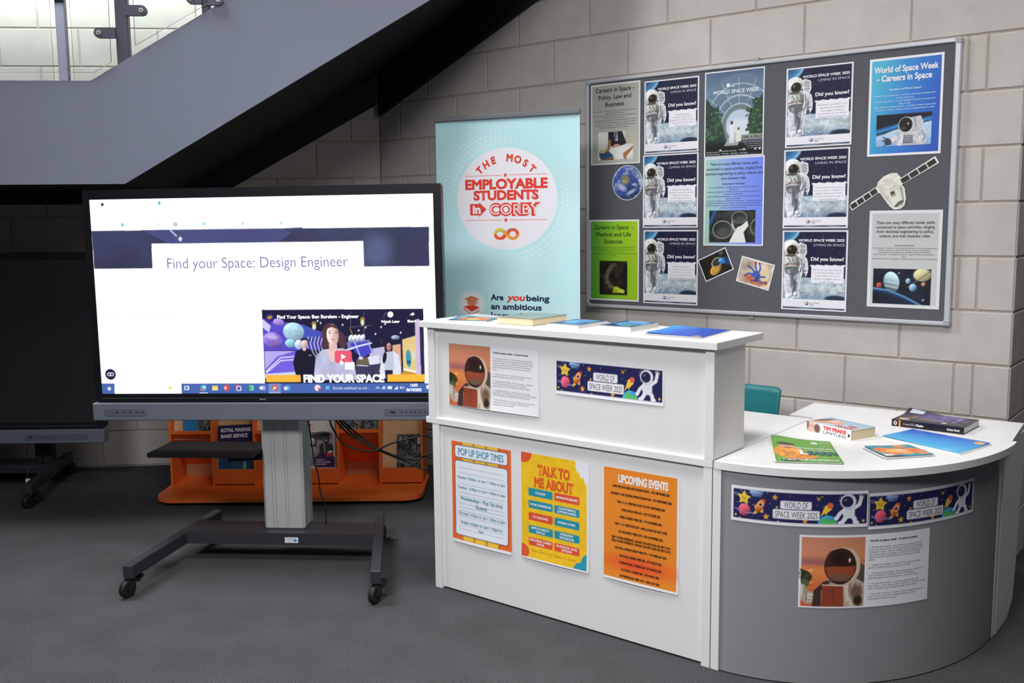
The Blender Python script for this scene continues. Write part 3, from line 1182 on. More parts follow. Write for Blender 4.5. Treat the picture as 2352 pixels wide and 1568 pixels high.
def fact_poster(rows, seed):
    c = Cv(100, 141, 125, WH)
    c.rect(2.5, 2.5, 97.5, 121, NAVY)
    c.clip = (2.5, 2.5, 97.5, 121)
    c.ell(-2, -6, 30, 30, (150, 205, 235), soft=3)
    c.ell(-4, -8, 29, 29, (70, 130, 175), soft=6)
    c.ell(-9, -10, 26, 26, (45, 95, 140), soft=8)
    c.dots(30, 8, 96, 84, 60, .45, (150, 160, 190), seed)
    c.ell(0, 58, 12, 34, (70, 72, 60), soft=8, a=.7)
    c.grad(2.5, 84, 97.5, 121, (172, 190, 206), (196, 206, 208), 90, (130, 152, 180))
    c.mottle(2.5, 86, 97.5, 121, .22, 9, seed)
    c.mottle(2.5, 86, 97.5, 121, .2, 2.2, seed + 1)
    c.ell(34, 101, 26, 5, (196, 210, 224), soft=8, a=.6)
    c.ell(84, 120, 16, 6.5, (38, 46, 72), soft=2.5)
    c.poly([(2.5, 82), (30, 86), (60, 84), (97.5, 89), (97.5, 86), (2.5, 80)], (190, 204, 214), .6)
    c.clip = None
    c.clip = (2.5, 2.5, 97.5, 122)
    spaceman(c, seed)
    c.mottle(2.5, 18, 40, 122, .16, 3.2, seed + 9)
    c.clip = None
    c.rect(46, 62, 95, 92, (240, 238, 244))
    for k in range(12):
        c.ell(47 + 4.3 * k, 62 + .7 * math.sin(k * 2.1), 3, 1.7, (240, 238, 244))
    c.text('WORLD SPACE WEEK 2025', 95, 19.5, 4.2, WH, 70, 'r', .03)
    c.text('LIVING IN SPACE', 95, 27.5, 4.0, (205, 208, 220), 46, 'r')
    c.text('Did you know?', 95, 53, 6.0, WH, 50, 'r', .03)
    c.lines(rows, 70.5, 70, 2.5, 5.2, (182, 170, 190), 'c', wmax=44)
    week_logo(c, 40, 129, 1.15)
    c.rect(2.5, 136, 97.5, 138.6, (46, 56, 78))
    c.ell(40, 137.3, 12, 1.2, (150, 165, 185), soft=2)
    c.ell(78, 137.3, 9, 1.2, (120, 140, 160), soft=2)
    c.clip = None
    return c


def streaks(c, rows, h, col):
    """small print: (baseline, (left, right)) with its words"""
    for (y, (a, b)), s in rows:
        c.text(s, a, y, h, col, b - a, 'l', .012)
    return c


def on_board(c, name, label, x0, x1, z0, z1, rot=0.0, cat='poster', group=None, dy=0.0):
    w, h = x1 - x0, z1 - z0
    M = W1F @ Matrix.Translation(((x0 + x1) / 2, -.0192 - dy, (z0 + z1) / 2)) @ Matrix.Rotation(rot, 4, 'Y')
    return tag(c.build(name, w, h, PRINT, M), label, cat, group)


# grey law poster
c = Cv(100, 138, 130, (228, 228, 226))
c.grad(3, 3, 97, 135, (166, 168, 158), (190, 192, 182), 60)
for i, (s, w) in enumerate((('Careers in Space -', 78), ('Policy, Law and', 66), ('Business', 38))):
    c.text(s, 49, 14 + i * 12.4, 7.2, (40, 42, 40), w, 'c', .012)
ROW = [(47 + i * 4.0, r) for i, r in enumerate(((4, 94), (30, 66), (8, 92), (28, 70), (8, 94), (12, 92), (10, 90), (20, 80)))]
streaks(c, zip(ROW, ['Space Lawyer - advises on international treaties and space law', 'regulations of space.', 'Policy Analyst - shapes the policies of space agencies and', 'space activities with governments.', 'Business Development / Product Specialist - manages', 'commercial space projects with', 'Entrepreneur / Start-Ups - creates new space companies', 'launching ideas for space.']), 1.7, (112, 114, 106))
c.rect(15, 82, 86, 130, (226, 222, 214))
c.clip = (15, 82, 86, 130)
c.rect(70, 82, 86, 104, (196, 190, 172))
c.poly([(36, 82), (64, 82), (73, 103), (58, 108), (44, 108), (36, 100)], (44, 42, 46))
c.poly([(48, 82), (54, 82), (56, 98), (50, 98)], (205, 205, 212))
c.poly([(50, 82), (53, 82), (52.5, 96), (50.5, 96)], (38, 40, 60))
c.ell(35, 112, 6, 3.5, (196, 170, 110))
c.ell(38, 104, 3.2, 10, (150, 120, 70), 10)
c.ell(54, 108, 8, 4.5, (214, 160, 132), 10)
c.poly([(38, 112), (66, 106), (86, 112), (86, 122), (58, 130), (38, 122)], (240, 238, 236))
c.poly([(17, 116), (36, 114), (48, 124), (26, 129), (18, 124)], (52, 86, 124))
c.poly([(18, 124), (26, 129), (47, 125), (47, 130), (22, 130)], (120, 84, 52))
c.ell(24, 115, 7, 3, (206, 190, 130))
c.poly([(66, 120), (86, 108), (86, 112), (72, 126), (74, 130), (68, 130)], (176, 116, 74))
c.clip = None
on_board(c, 'law_careers_poster', 'grey poster about policy, law and business careers, top left of the pinboard', 1.599, 1.898, 1.811, 2.223)

FACTS = [
    (1.922, 2.227, 1.853, 2.213, 'astronaut fact poster at the top of the left column on the pinboard', ['Astronauts grow', 'lettuce and chili', 'peppers in orbit to test', 'how future crews can', 'farm on Mars.']),
    (1.917, 2.229, 1.483, 1.848, 'astronaut fact poster in the middle of the left column on the pinboard', ['International Space', 'Station recycles nearly', '98% of its water', 'including moisture', 'from breath and sweat.']),
    (1.921, 2.232, 1.098, 1.471, 'astronaut fact poster at the bottom of the left column on the pinboard', ['Astronauts read', 'journals, connect with', 'loved ones and use', 'virtual activities to', 'maintain their mental', 'wellbeing in space.']),
    (2.669, 2.975, 1.843, 2.199, 'astronaut fact poster at the top of the right column, beside the blue poster', ['Doctors on Earth can', 'guide astronauts', 'through medical', 'procedures in orbit', 'using telemedicine.']),
    (2.666, 2.970, 1.477, 1.834, 'astronaut fact poster in the middle of the right column, left of the spacecraft cut-out', ['Astronauts can grow', 'up to 6 cm taller in', 'space because their', 'bones stretch out in', 'microgravity.']),
    (2.668, 2.974, 1.101, 1.467, 'astronaut fact poster at the bottom of the right column, right of the tilted photos', ['ISS is about the size of', 'a football field, yet', 'astronauts live in a', 'space no bigger than a', 'small house.'])]
for i, (x0, x1, z0, z1, lab, rows) in enumerate(FACTS):
    on_board(fact_poster(rows, 11 + 3 * i), 'fact_poster', lab, x0, x1, z0, z1, group='astronaut fact posters on the pinboard', dy=.0008 * (i % 2))

# greenhouse poster
c = Cv(100, 135, 140, WH)
c.grad(2, 2, 98, 133, (84, 104, 132), (150, 172, 190), 90, (40, 56, 52))
c.clip = (2, 2, 98, 133)
c.ell(60, 72, 62, 66, (104, 126, 150), soft=3)
for r, w in ((58, 1.6), (42, 2.2), (30, 2.0)):
    c.ring(60, 86, r, r * 1.1, w, (176, 190, 198), part='up')
for a in range(-80, 81, 26):
    t_ = math.radians(a)
    c.line([(60 + 24 * math.sin(t_), 86 - 26 * math.cos(t_)), (60 + 64 * math.sin(t_), 86 - 74 * math.cos(t_))], 1.2, (166, 182, 192))
c.ell(60, 86, 29, 30, (112, 128, 132), soft=2)
c.ell(60, 86, 23, 24, (190, 204, 224), soft=2)
c.ell(60, 92, 20, 16, (214, 222, 236), soft=6)
c.poly([(2, 40), (2, 130), (44, 130), (36, 104), (30, 80), (18, 60)], (44, 62, 52), .9)
c.poly([(98, 40), (98, 110), (76, 100), (74, 76), (84, 56)], (48, 70, 50), .95)
rg = random.Random(5)
for k in range(150):
    left = rg.random() < .55
    x = rg.uniform(2, 30) if left else rg.uniform(72, 98)
    y = rg.uniform(58, 118) if left else rg.uniform(48, 108)
    g = rg.uniform(.6, 1.5)
    c.ell(x, y, rg.uniform(1.5, 4), rg.uniform(1, 2.6), (52 * g, 80 * g, 56 * g), rg.uniform(0, 180))
c.rect(2, 112, 98, 133, (24, 28, 30), soft=8)
c.poly([(34, 118), (48, 96), (62, 100), (58, 118)], (186, 192, 190), .8)
c.ell(47, 82, 2.4, 3, (90, 74, 60))
c.poly([(44, 85), (50, 85), (51, 100), (50, 114), (47.5, 114), (47, 102), (46, 114), (43.5, 114)], (230, 232, 232))
c.ell(58.5, 92, 1.9, 2.4, (120, 76, 50))
c.poly([(56, 94), (61, 94), (63, 112), (54, 112)], (226, 224, 214))
c.clip = None
week_logo(c, 40, 23, 1.2, (226, 232, 240), (226, 232, 240))
c.text('WORLD SPACE WEEK', 53, 36, 5.6, (232, 238, 246), 78, 'c', .02)
c.text('OCTOBER 4-10, 2025', 54, 42.5, 2.6, (214, 222, 232), 30, 'c')
c.rect(63, 101.5, 97, 109, (170, 176, 168))
c.text('LIVING IN SPACE', 80, 108, 5, (44, 52, 48), 32, 'c', .02)
for i in range(4):
    c.text(('Explore life beyond Earth', 'Join events worldwide', 'worldspaceweek', 'in every country')[i], 96, 114 + i * 3.1, 1.6, (206, 210, 206), 30 - 3 * i, 'r')
for x, y, w in ((4, 128, 22), (30, 127, 26), (60, 126, 12), (4, 131.5, 24), (31, 131, 11), (46, 131, 12), (61, 131, 13)):
    c.text('PARTNERS AND FRIENDS'[:int(w * .7)], x, y, 1.7, (214, 216, 216), w)
for x in (28, 68, 87, 94):
    c.ell(x, 124.5, 1.7, 1.7, (220, 222, 222))
on_board(c, 'greenhouse_poster', 'dark poster of a glass-domed greenhouse with two white figures, middle of the pinboard', 2.258, 2.563, 1.819, 2.222)

# pale career paths poster
c = Cv(100, 137, 130, WH)
c.grad(2, 2, 98, 135, (168, 210, 190), (140, 166, 236), 0, (112, 138, 240))
for i, s in enumerate(('There are many different career paths', 'connected to space activities, ranging from', 'technical engineering to policy, science, and', 'even business roles.')):
    c.text(s, 50, 12 + i * 7.4, 4.0, (72, 82, 112), (80, 92, 95, 42)[i], 'c', .015)
c.text('Engineering and Technology', 50, 42, 2.4, (70, 82, 118), 38, 'c', .02)
ROW = [(47 + i * 3.5, r) for i, r in enumerate(((8, 92), (42, 58), (6, 95), (34, 66), (6, 96), (38, 62), (4, 97), (6, 94), (4, 96), (28, 72)))]
streaks(c, zip(ROW, ['Aerospace Engineer - designs spacecraft, satellites, and launch', 'vehicles.', 'Mechanical Engineer - builds and tests structural systems, and', 'propulsion components.', 'Electrical/Electronics Engineer - works on power systems, sensors,', 'avionics, and communications.', 'Computer Engineer / Software Developer - creates onboard', 'navigation software, AI for robotics, and mission control systems.', 'Robotics Engineer - develops robotic arms, autonomous rovers, space', 'systems, and satellite servicing.']), 1.8, (92, 106, 150))
c.rect(10, 82, 87, 132, (44, 48, 46))
c.clip = (10, 82, 87, 132)
c.mottle(10, 82, 87, 132, .6, 9, 4)
c.line([(10, 104), (20, 82)], 4, (40, 110, 190), soft=5)
for (x, y, rx, ry) in ((33, 112, 17, 14), (61, 93, 13, 9), (92, 108, 13, 13)):
    c.ell(x, y + 2, rx + 1, ry + 3, (70, 72, 66), shade=.6)
    c.ell(x, y, rx, ry, (150, 152, 142))
    c.ell(x, y, rx * .92, ry * .9, (54, 60, 56), shade=-.4)
    c.ell(x, y + 4, rx * .55, ry * .5, (74, 82, 78), soft=4)
c.poly([(44, 132), (52, 116), (58, 108), (64, 106), (74, 98), (76, 106), (68, 116), (72, 132)], (232, 230, 226))
c.poly([(48, 96), (52, 108), (56, 112), (54, 116), (48, 106)], (200, 200, 196))
c.clip = None
on_board(c, 'engineering_careers_poster', 'pale green and blue poster with rocket nozzles, under the greenhouse poster', 2.260, 2.571, 1.395, 1.817, dy=.0006)

# blue poster
c = Cv(100, 135, 140, WH)
c.grad(3, 3, 97, 132, (84, 184, 214), (58, 130, 208), 20, (50, 92, 190))
c.text('World of Space Week', 50, 20, 8.0, WH, 87, 'c', .03)
c.text('- Careers in Space', 48, 32, 8.0, WH, 74, 'c', .03)
c.text('Operations and Mission Support', 50, 45, 2.6, (205, 230, 248), 44, 'c', .02)
ROW = [(53 + i * 3.9, r) for i, r in enumerate(((8, 90), (38, 62), (10, 90), (42, 58), (8, 92), (10, 90)))]
streaks(c, zip(ROW, ['Mission Control Specialist - monitors and supports spacecraft', 'during operations.', 'Satellite Operator - ensures satellites function correctly and', 'safely in orbit.', 'Flight Dynamics Officer (FDO) - calculates orbital trajectories.', 'Astronaut - member of Space Crew and experiments in orbit.']), 2.2, (190, 222, 248))
c.rect(12, 78, 87, 122, (30, 32, 40))
c.clip = (12, 78, 87, 122)
c.poly([(12, 108), (40, 99), (87, 90), (87, 122), (12, 122)], (196, 216, 236))
c.line([(10, 102), (40, 95), (90, 86)], 5, (60, 150, 230), soft=5)
c.grad(12, 112, 87, 122, (150, 186, 226), (90, 150, 220), 90)
c.poly([(12, 122), (12, 106), (60, 100), (87, 96), (87, 122)], (170, 200, 232), .6)
c.poly([(58, 84), (72, 82), (76, 90), (74, 100), (60, 100)], (196, 198, 202))
c.line([(64, 84), (66, 98)], 1.2, (120, 124, 132))
c.poly([(44, 102), (54, 103), (66, 97), (76, 98), (80, 106), (80, 122), (42, 122), (40, 110)], (190, 193, 200))
c.poly([(44, 102), (50, 104), (48, 122), (42, 122), (40, 110)], (222, 224, 228))
c.poly([(44, 103), (40, 106), (31, 112), (27, 117), (33, 120), (42, 117), (47, 112)], (184, 190, 202))
c.poly([(40, 107), (32, 112), (29, 115), (34, 116), (42, 112)], (216, 219, 226))
c.poly([(24, 111), (28, 110), (33, 113), (34, 119), (28, 121), (24, 118)], (66, 70, 84))
for q in ([(26, 112), (22, 109)], [(25, 115), (20.5, 114)], [(27, 119), (23, 121)]):
    c.line(q, 1.6, (66, 70, 84))
c.poly([(70, 99), (78, 100), (82, 110), (80, 118), (74, 121), (66, 117), (63, 110), (66, 107), (72, 110), (73, 105)], (206, 209, 216))
c.line([(74, 102), (79, 111), (76, 118)], 1.1, (110, 114, 124))
c.line([(66, 108), (64, 104)], 2, (222, 224, 228))
c.line([(68, 107), (68, 103)], 2, (222, 224, 228))
c.poly([(50, 108), (62, 108), (63, 119), (49, 119)], (112, 114, 120))
for y in (110, 113, 116):
    c.line([(51, y), (61, y)], .7, (190, 192, 196))
c.mottle(22, 82, 84, 122, .14, 3, 77)
c.ell(53, 94, 10.8, 11.4, (206, 206, 206))
c.ell(52.3, 93.4, 9, 9.8, (26, 24, 26), shade=.4)
c.ell(55.5, 92, 1.2, 1.4, (200, 196, 190))
c.ell(49, 98, 4, 2.4, (84, 60, 50), soft=2)
c.clip = None
on_board(c, 'space_week_poster', 'bright blue careers poster with a floating astronaut, top right of the pinboard', 3.045, 3.350, 1.786, 2.199)

# green poster
c = Cv(100, 138, 130, WH)
c.grad(3, 3, 97, 135, (98, 186, 62), (150, 204, 44), 0, (172, 212, 40))
for i, (s, w) in enumerate((('Careers in Space  -', 78), ('Medical and Life', 70), ('Sciences', 37))):
    c.text(s, 49, 16 + i * 12.0, 6.8, (40, 66, 24), w, 'c', .012)
ROW = [(47 + i * 3.6, r) for i, r in enumerate(((8, 92), (10, 90), (24, 70), (6, 96), (44, 56)))]
streaks(c, zip(ROW, ['Space Medicine Doctor - studies how the body reacts to', 'Biomedical Engineer - develops life support systems and', 'medical equipment for astronauts.', 'Physiologist - researches the effects of living in space on', 'human health.']), 1.6, (92, 142, 36))
c.rect(21, 70, 77, 128, (38, 34, 26))
c.clip = (21, 70, 77, 128)
c.mottle(21, 70, 77, 128, .7, 8, 21)
pth = [(47, 78), (40, 86), (36, 96), (37, 106), (44, 114), (56, 119)]
c.line(pth, 9, (74, 68, 54), soft=3)
c.line(pth, 5, (104, 98, 82), soft=3)
for p in pth[1:]:
    c.line([(p[0] - 5, p[1] + 2), (p[0] + 5, p[1] - 1)], .8, (150, 140, 112))
c.ell(53, 76, 3, 3, (110, 62, 40))
c.ell(57, 119, 8, 5, (196, 208, 40), 20)
c.ell(66, 121, 6, 3.6, (206, 222, 90), 10)
c.ell(52, 122, 5, 3, (160, 176, 40))
c.clip = None
on_board(c, 'life_sciences_poster', 'green medical and life sciences poster with a dark insect picture, bottom left of the pinboard', 1.589, 1.895, 1.102, 1.526)

# grey planets poster
c = Cv(100, 137, 130, (224, 226, 228))
c.grad(4, 4, 96, 133, (196, 198, 198), (204, 206, 205), 90)
for i, s in enumerate(('There are many different career paths', 'connected to space activities, ranging', 'from technical engineering to policy,', 'science, and even business roles.')):
    c.text(s, 50, 19 + i * 6.2, 3.9, (86, 88, 90), (80, 80, 78, 70)[i], 'c', .02)
c.text('Science and Research', 50, 50, 2.0, (110, 112, 114), 26, 'c', .02)
ROW = [(53.5 + i * 3.0, r) for i, r in enumerate(((6, 95), (14, 86), (14, 86), (8, 92), (47, 53), (5, 95)))]
streaks(c, zip(ROW, ['Astrophysicist - studies the universe, stars, galaxies, and cosmic phenomena.', 'Planetary Scientist - researches planets, moons, and asteroids.', 'Astrobiologist - investigates the possibility of life beyond Earth.', 'Space Physicist - investigates radiation, magnetic fields, and particles in', 'space.', 'Geologist (Planetary Geologist) - analyses planetary surfaces and samples.']), 1.6, (128, 130, 132))
c.rect(8, 82, 88, 132, (22, 28, 44))
c.clip = (8, 82, 88, 132)
c.mottle(8, 82, 88, 132, .5, 12, 30)
c.ell(34, 101, 11, 15, (150, 178, 190), -12, shade=.8, sdir=(.3, -.7))
for k, y in enumerate((94, 100, 106)):
    c.line([(26, y), (42, y + 3)], 1.6, (206, 222, 228), soft=2)
c.ell(76, 90, 12, 9, (206, 196, 150), soft=2, shade=.4)
c.line([(56, 108), (88, 84)], 1.2, (120, 112, 96), soft=2)
c.ell(57, 99, 3.4, 4, (140, 178, 200), shade=.6)
c.ell(64, 108, 5, 5.5, (130, 180, 216), shade=.7)
c.ell(78, 103, 3, 3, (196, 130, 90), shade=.6)
c.ell(17, 106, 4, 4, (176, 76, 66), shade=.6)
c.ell(44, 88, 1.4, 1.4, (150, 160, 170))
c.ell(78, 125, 1.6, 1.6, (150, 160, 170))
c.line([(6, 110), (30, 113), (52, 121), (82, 136)], 2.4, (120, 190, 236), soft=2)
c.line([(6, 113), (30, 116), (52, 124), (80, 138)], 4, (30, 70, 120), soft=5, a=.7)
c.clip = None
on_board(c, 'planets_poster', 'light grey career paths poster with a picture of planets, bottom right of the pinboard', 3.065, 3.370, 1.131, 1.552)

# tilted photos
c = Cv(100, 70, 90, WH)
c.rect(3, 3, 97, 67, (36, 32, 24))
c.clip = (3, 3, 97, 67)
c.mottle(3, 3, 97, 67, .6, 14, 41)
c.ell(46, 48, 22, 14, (196, 140, 60), -18, shade=.5)
c.ell(44, 50, 14, 7, (214, 160, 70), -10, soft=4)
c.ell(57, 30, 20, 13, (196, 180, 150), -8)
c.ell(58, 30, 17, 10.5, (60, 58, 52), -8)
c.ell(76, 32, 14, 9, (60, 130, 214), 20, soft=5)
c.ell(70, 28, 6, 4, (120, 190, 240), 0, soft=3)
c.poly([(80, 24), (96, 30), (97, 54), (86, 50)], (34, 66, 120))
c.ell(80, 10, 8, 6, (80, 84, 80), soft=4)
c.clip = None
on_board(c, 'photo_print', 'small tilted photo of a gold and blue spacecraft part, left of the other tilted photo', 2.2465, 2.4085, 1.244, 1.360, rot=-math.radians(24), cat='photo')
c = Cv(100, 73, 90, WH)
c.rect(3, 3, 97, 70, (206, 190, 172))
c.clip = (3, 3, 97, 70)
c.mottle(3, 3, 97, 70, .3, 14, 43)
c.ell(54, 54, 34, 14, (196, 112, 74), soft=8)
c.ell(78, 34, 16, 20, (226, 206, 170), soft=8)
blu = (72, 90, 176)
c.ell(54, 44, 13, 15, blu, 10, shade=.4)
for pts in ([(50, 36), (36, 26), (24, 22)], [(48, 40), (30, 42), (22, 52)], [(54, 34), (46, 16), (44, 8)], [(58, 36), (62, 22), (56, 8)], [(64, 44), (80, 40)], [(62, 52), (74, 58), (88, 54)], [(50, 54), (44, 62)]):
    c.line(pts, 4.5, blu, soft=1.5)
for p in ((44, 8), (56, 8), (24, 22)):
    c.ell(p[0], p[1], 3.5, 3, (150, 70, 70))
c.ell(86, 55, 6, 5, (150, 100, 80))
c.ell(48, 52, 5, 4, (206, 120, 80))
c.clip = None
on_board(c, 'photo_print', 'small tilted photo of a bright blue branching shape on orange, under the rocket nozzle poster', 2.4485, 2.621, 1.203, 1.329, rot=math.radians(14), cat='photo')


# cut-outs: outline as its own flat piece
def cutout(name, label, cat, outline, c, x0, x1, z0, z1, dy):
    """printed sheet cut to an outline in sheet units"""
    w, h = x1 - x0, z1 - z0
    ob = on_board(c, name, label, x0, x1, z0, z1, cat=cat, dy=dy)
    import bmesh
    bm = bmesh.new()
    bm.from_mesh(ob.data)
    poly = outline
    kill = []
    for v in bm.verts:
        x, y = (v.co.x / w + .5) * c.W, (.5 - v.co.z / h) * c.H
        ins = False
        n = len(poly)
        for i in range(n):
            (xa, ya), (xb, yb) = poly[i], poly[(i + 1) % n]
            if (ya > y) != (yb > y) and x < (xb - xa) * (y - ya) / (yb - ya) + xa:
                ins = not ins
        if not ins:
            kill.append(v)
    bmesh.ops.delete(bm, geom=kill, context='VERTS')
    bm.to_mesh(ob.data)
    bm.free()
    return ob


c = Cv(100, 100, 110, (240, 242, 246))
c.ell(50, 50, 47.5, 47.5, (60, 78, 150), shade=.35)
c.mottle(0, 0, 100, 100, .25, 20, 50)
c.mottle(4, 4, 96, 96, .75, 24, 52, (176, 190, 214))
c.mottle(4, 4, 96, 96, .75, 11, 57, (208, 214, 226))
c.ell(44, 42, 13, 12, (140, 142, 96), soft=6)
c.ell(36, 36, 6, 9, (120, 140, 110), soft=5)
c.ell(40, 46, 8, 5, (186, 160, 110), soft=4)
c.ell(32, 62, 16, 8, (214, 218, 228), 30, soft=7, a=.8)
c.ell(62, 76, 16, 5, (206, 214, 230), -25, soft=4, a=.8)
c.ring(50, 50, 48.5, 48.5, 2.5, (240, 242, 246))
cutout('earth_cutout', 'round paper cut-out of the blue Earth on the left of the pinboard', 'picture', [(50 + 49.5 * math.cos(a), 50 + 49.5 * math.sin(a)) for a in np.linspace(0, 2 * math.pi, 60)[:-1]], c, 1.731, 1.916, 1.623, 1.805, .0)

# spacecraft: sheet 0.372 x 0.224 m, units of mm
c = Cv(376, 232, 230, (236, 234, 226))


def bar(cx, cy, ux, uy, t0, t1, hw):
    nx, ny = -uy, ux
    return [(cx + ux * t0 + nx * hw, cy + uy * t0 + ny * hw), (cx + ux * t1 + nx * hw, cy + uy * t1 + ny * hw),
            (cx + ux * t1 - nx * hw, cy + uy * t1 - ny * hw), (cx + ux * t0 - nx * hw, cy + uy * t0 - ny * hw)]


for (xa, ya, xb, yb) in ((8, 213, 122, 138), (222, 106, 363, 20)):
    LN = math.hypot(xb - xa, yb - ya)
    UX, UY = (xb - xa) / LN, (yb - ya) / LN
    d = LN / 4
    for i in range(4):
        c.poly(bar(xa, ya, UX, UY, i * d + 2, (i + 1) * d - 2, 11), (52, 50, 50))
body = [(126, 128), (128, 104), (150, 84), (178, 72), (200, 72), (214, 86), (226, 126), (236, 138), (240, 176), (236, 202), (222, 216), (200, 218), (182, 206), (150, 166), (136, 152)]
c.poly(body, (222, 220, 208))
c.poly([(126, 128), (136, 112), (160, 160), (196, 214), (182, 206), (150, 166)], (206, 202, 188), .8)
c.line([(222, 128), (234, 176), (226, 206)], 3, (96, 92, 84), soft=4)
c.poly([(196, 212), (212, 192), (236, 182), (236, 194), (220, 204), (210, 214)], (104, 102, 90))
c.poly([(178, 150), (194, 143), (202, 162), (186, 169)], (66, 66, 58))
c.poly([(186, 158), (196, 154), (200, 162), (188, 168)], (176, 170, 140))
c.line([(146, 142), (212, 124)], 1.2, (176, 172, 160))
c.line([(196, 140), (230, 132)], 1.6, (130, 126, 114))
c.line([(150, 98), (206, 80)], 1, (190, 186, 176))
c.mottle(120, 66, 246, 222, .12, 14, 60)
out = [(0, 206), (8, 190), (120, 122), (122, 104), (146, 80), (178, 66), (204, 66), (220, 84), (222, 88), (354, 4), (360, 2), (376, 30), (374, 34), (228, 118), (240, 134), (246, 178), (242, 206), (226, 222), (198, 226), (178, 212), (146, 170), (134, 154), (128, 152), (24, 222), (14, 228)]
cutout('spacecraft_cutout', 'paper cut-out of a white space capsule with two solar panels on the pinboard', 'picture', out, c, 2.973, 3.347, 1.548, 1.778, .0010)

# ------------------------------------------------------------------ banner print
RED = (226, 66, 54)
c = Cv(795, 1945, 300, (150, 206, 212))
c.grad(0, 0, 795, 1945, (184, 228, 234), (198, 236, 240), 20)
c.mottle(0, 0, 795, 1945, .05, 300, 71)
rg = random.Random(2)
for ring in range(7):
    rr = 296 + ring * 25
    n = int(2 * math.pi * rr / 27)
    for k in range(n):
        a = 2 * math.pi * (k + .5 * (ring % 2)) / n
        w = .5 + .5 * math.cos(2 * (a - .75))
        r_ = 12.0 * (1 - ring / 7.5) * (.3 + .7 * w)
        if r_ > 2.2:
            c.ell(398 + rr * 1.04 * math.cos(a), 396 + rr * .94 * math.sin(a), r_, r_ * .93, (226, 240, 242), a=.5)
c.ell(398, 396, 279, 252, (236, 234, 240), soft=4)
c.arc('THE MOST', 398, 408, 198, 33, RED, -43, 43, .045)
for y in (279, 500):
    c.rect(168, y - 1, 375, y + 1, RED)
    c.rect(418, y - 1, 624, y + 1, RED)
    c.star(396, y, 14, RED)
c.text('EMPLOYABLE', 397, 344, 45, RED, 458, 'c', .045)
c.text('STUDENTS', 396, 398, 43, RED, 362, 'c', .045)
c.poly([(194, 418), (246, 418), (246, 410), (288, 446), (246, 484), (246, 476), (194, 476)], RED)
c.text('in', 232, 466, 40, (240, 236, 240), 46, 'c', .04)
c.text('CORBY', 304, 474, 53, RED, 282, 'l', .085)
c.t.append(('CORBY', 308, 472, 49, (244, 226, 226), 274, 'l', 0.0, 0.0, 0.0, 4.5e-4))
o_, y_ = (230, 96, 50), (232, 196, 70)
c.ring(362, 570, 26, 22, 15, y_, part='up')
c.ring(362, 570, 26, 22, 15, (232, 84, 52), part='low')
c.ring(434, 570, 26, 22, 15, (232, 84, 52), part='up')
c.ring(434, 570, 26, 22, 15, (236, 146, 60), part='low')
c.line([(380, 590), (398, 572), (418, 552)], 16, (232, 84, 52))
c.line([(384, 556), (398, 570), (414, 584)], 13, (236, 160, 60))
c.line([(338, 562), (362, 556), (384, 560), (414, 545), (440, 543)], 3, (70, 160, 165))
c.ell(194, 926, 74, 66, (234, 240, 242), soft=30)
c.poly([(150, 942), (194, 966), (240, 944), (198, 926)], RED)
c.poly([(150, 945), (194, 969), (240, 947), (240, 958), (194, 982), (150, 956)], (236, 220, 220))
c.line([(150, 942), (150, 956), (194, 982), (240, 958)], 3.5, RED)
c.poly([(168, 906), (194, 918), (222, 906), (222, 926), (194, 938), (168, 926)], (222, 138, 96))
c.poly([(150, 902), (194, 884), (240, 900), (196, 918)], (214, 130, 88))
c.line([(228, 904), (230, 926)], 3, (214, 130, 88))
NV = (32, 42, 78)
c.text('Are', 306, 902, 28, NV, 72, 'l', .03)
c.text('you', 396, 902, 30, RED, 98, 'l', .035, shear=.35)
c.text('being', 506, 902, 28, NV, 126, 'l', .03)
c.text('an ambitious', 306, 948, 28, NV, 284, 'l', .03)
c.text('learner?', 306, 994, 28, NV, 176, 'l', .03)
bt = [o for o in COL.objects if o.name == 'roller_banner'][0]
c.build('banner_sheet', .795, 1.945, attr_mat('banner_film', .55, .25), Matrix.Translation((.3975, .0, 1.0575)), bt)

# ------------------------------------------------------------------ picture on the lit display


def Q(px, py):
    """a point of the picture given in the units the page was measured in"""
    l, r = 211 + (py - 462) * .0455, 996 + (py - 443) * .0163
    tp, bo = 462 - (px - 211) * .0242, 902 - (px - 231) * .0027
    return (px - l) / (r - l) * 1430, (py - tp) / (bo - tp) * 810


def QP(pts):
    return [Q(*p) for p in pts]


def QR(x0, y0, x1, y1):
    return [Q(x0, y0), Q(x1, y0), Q(x1, y1), Q(x0, y1)]


MM = 1430 / 788.0
c = Cv(1430, 810, 620, (255, 255, 255))
# browser rows
for (x, y, col) in ((241, 472, (60, 50, 90)), (374, 468, (90, 190, 225)), (287, 517, (110, 215, 225)), (477, 514, (160, 232, 240)), (565, 513, (175, 236, 244)), (653, 511, (190, 240, 246)), (372, 516, (215, 245, 250))):
    X_, Y_ = Q(x, y)
    c.rect(X_ - 6, Y_ - 7, X_ + 6, Y_ + 7, col, r=6 if x in (241, 374, 372) else 2)
X_, Y_ = Q(249, 517)
c.text('~', X_, Y_ + 4, 6, (226, 60, 120), 16, 'c', .05)
X_, Y_ = Q(410, 515)
c.rect(X_ - 7, Y_ - 7, X_ + 7, Y_ + 7, (50, 50, 100))
c.text('X', X_, Y_ + 5, 10, (255, 255, 255), None, 'c', .03)
X_, Y_ = Q(960, 483)
c.ring(X_, Y_, 6, 6, 3, (215, 225, 240))
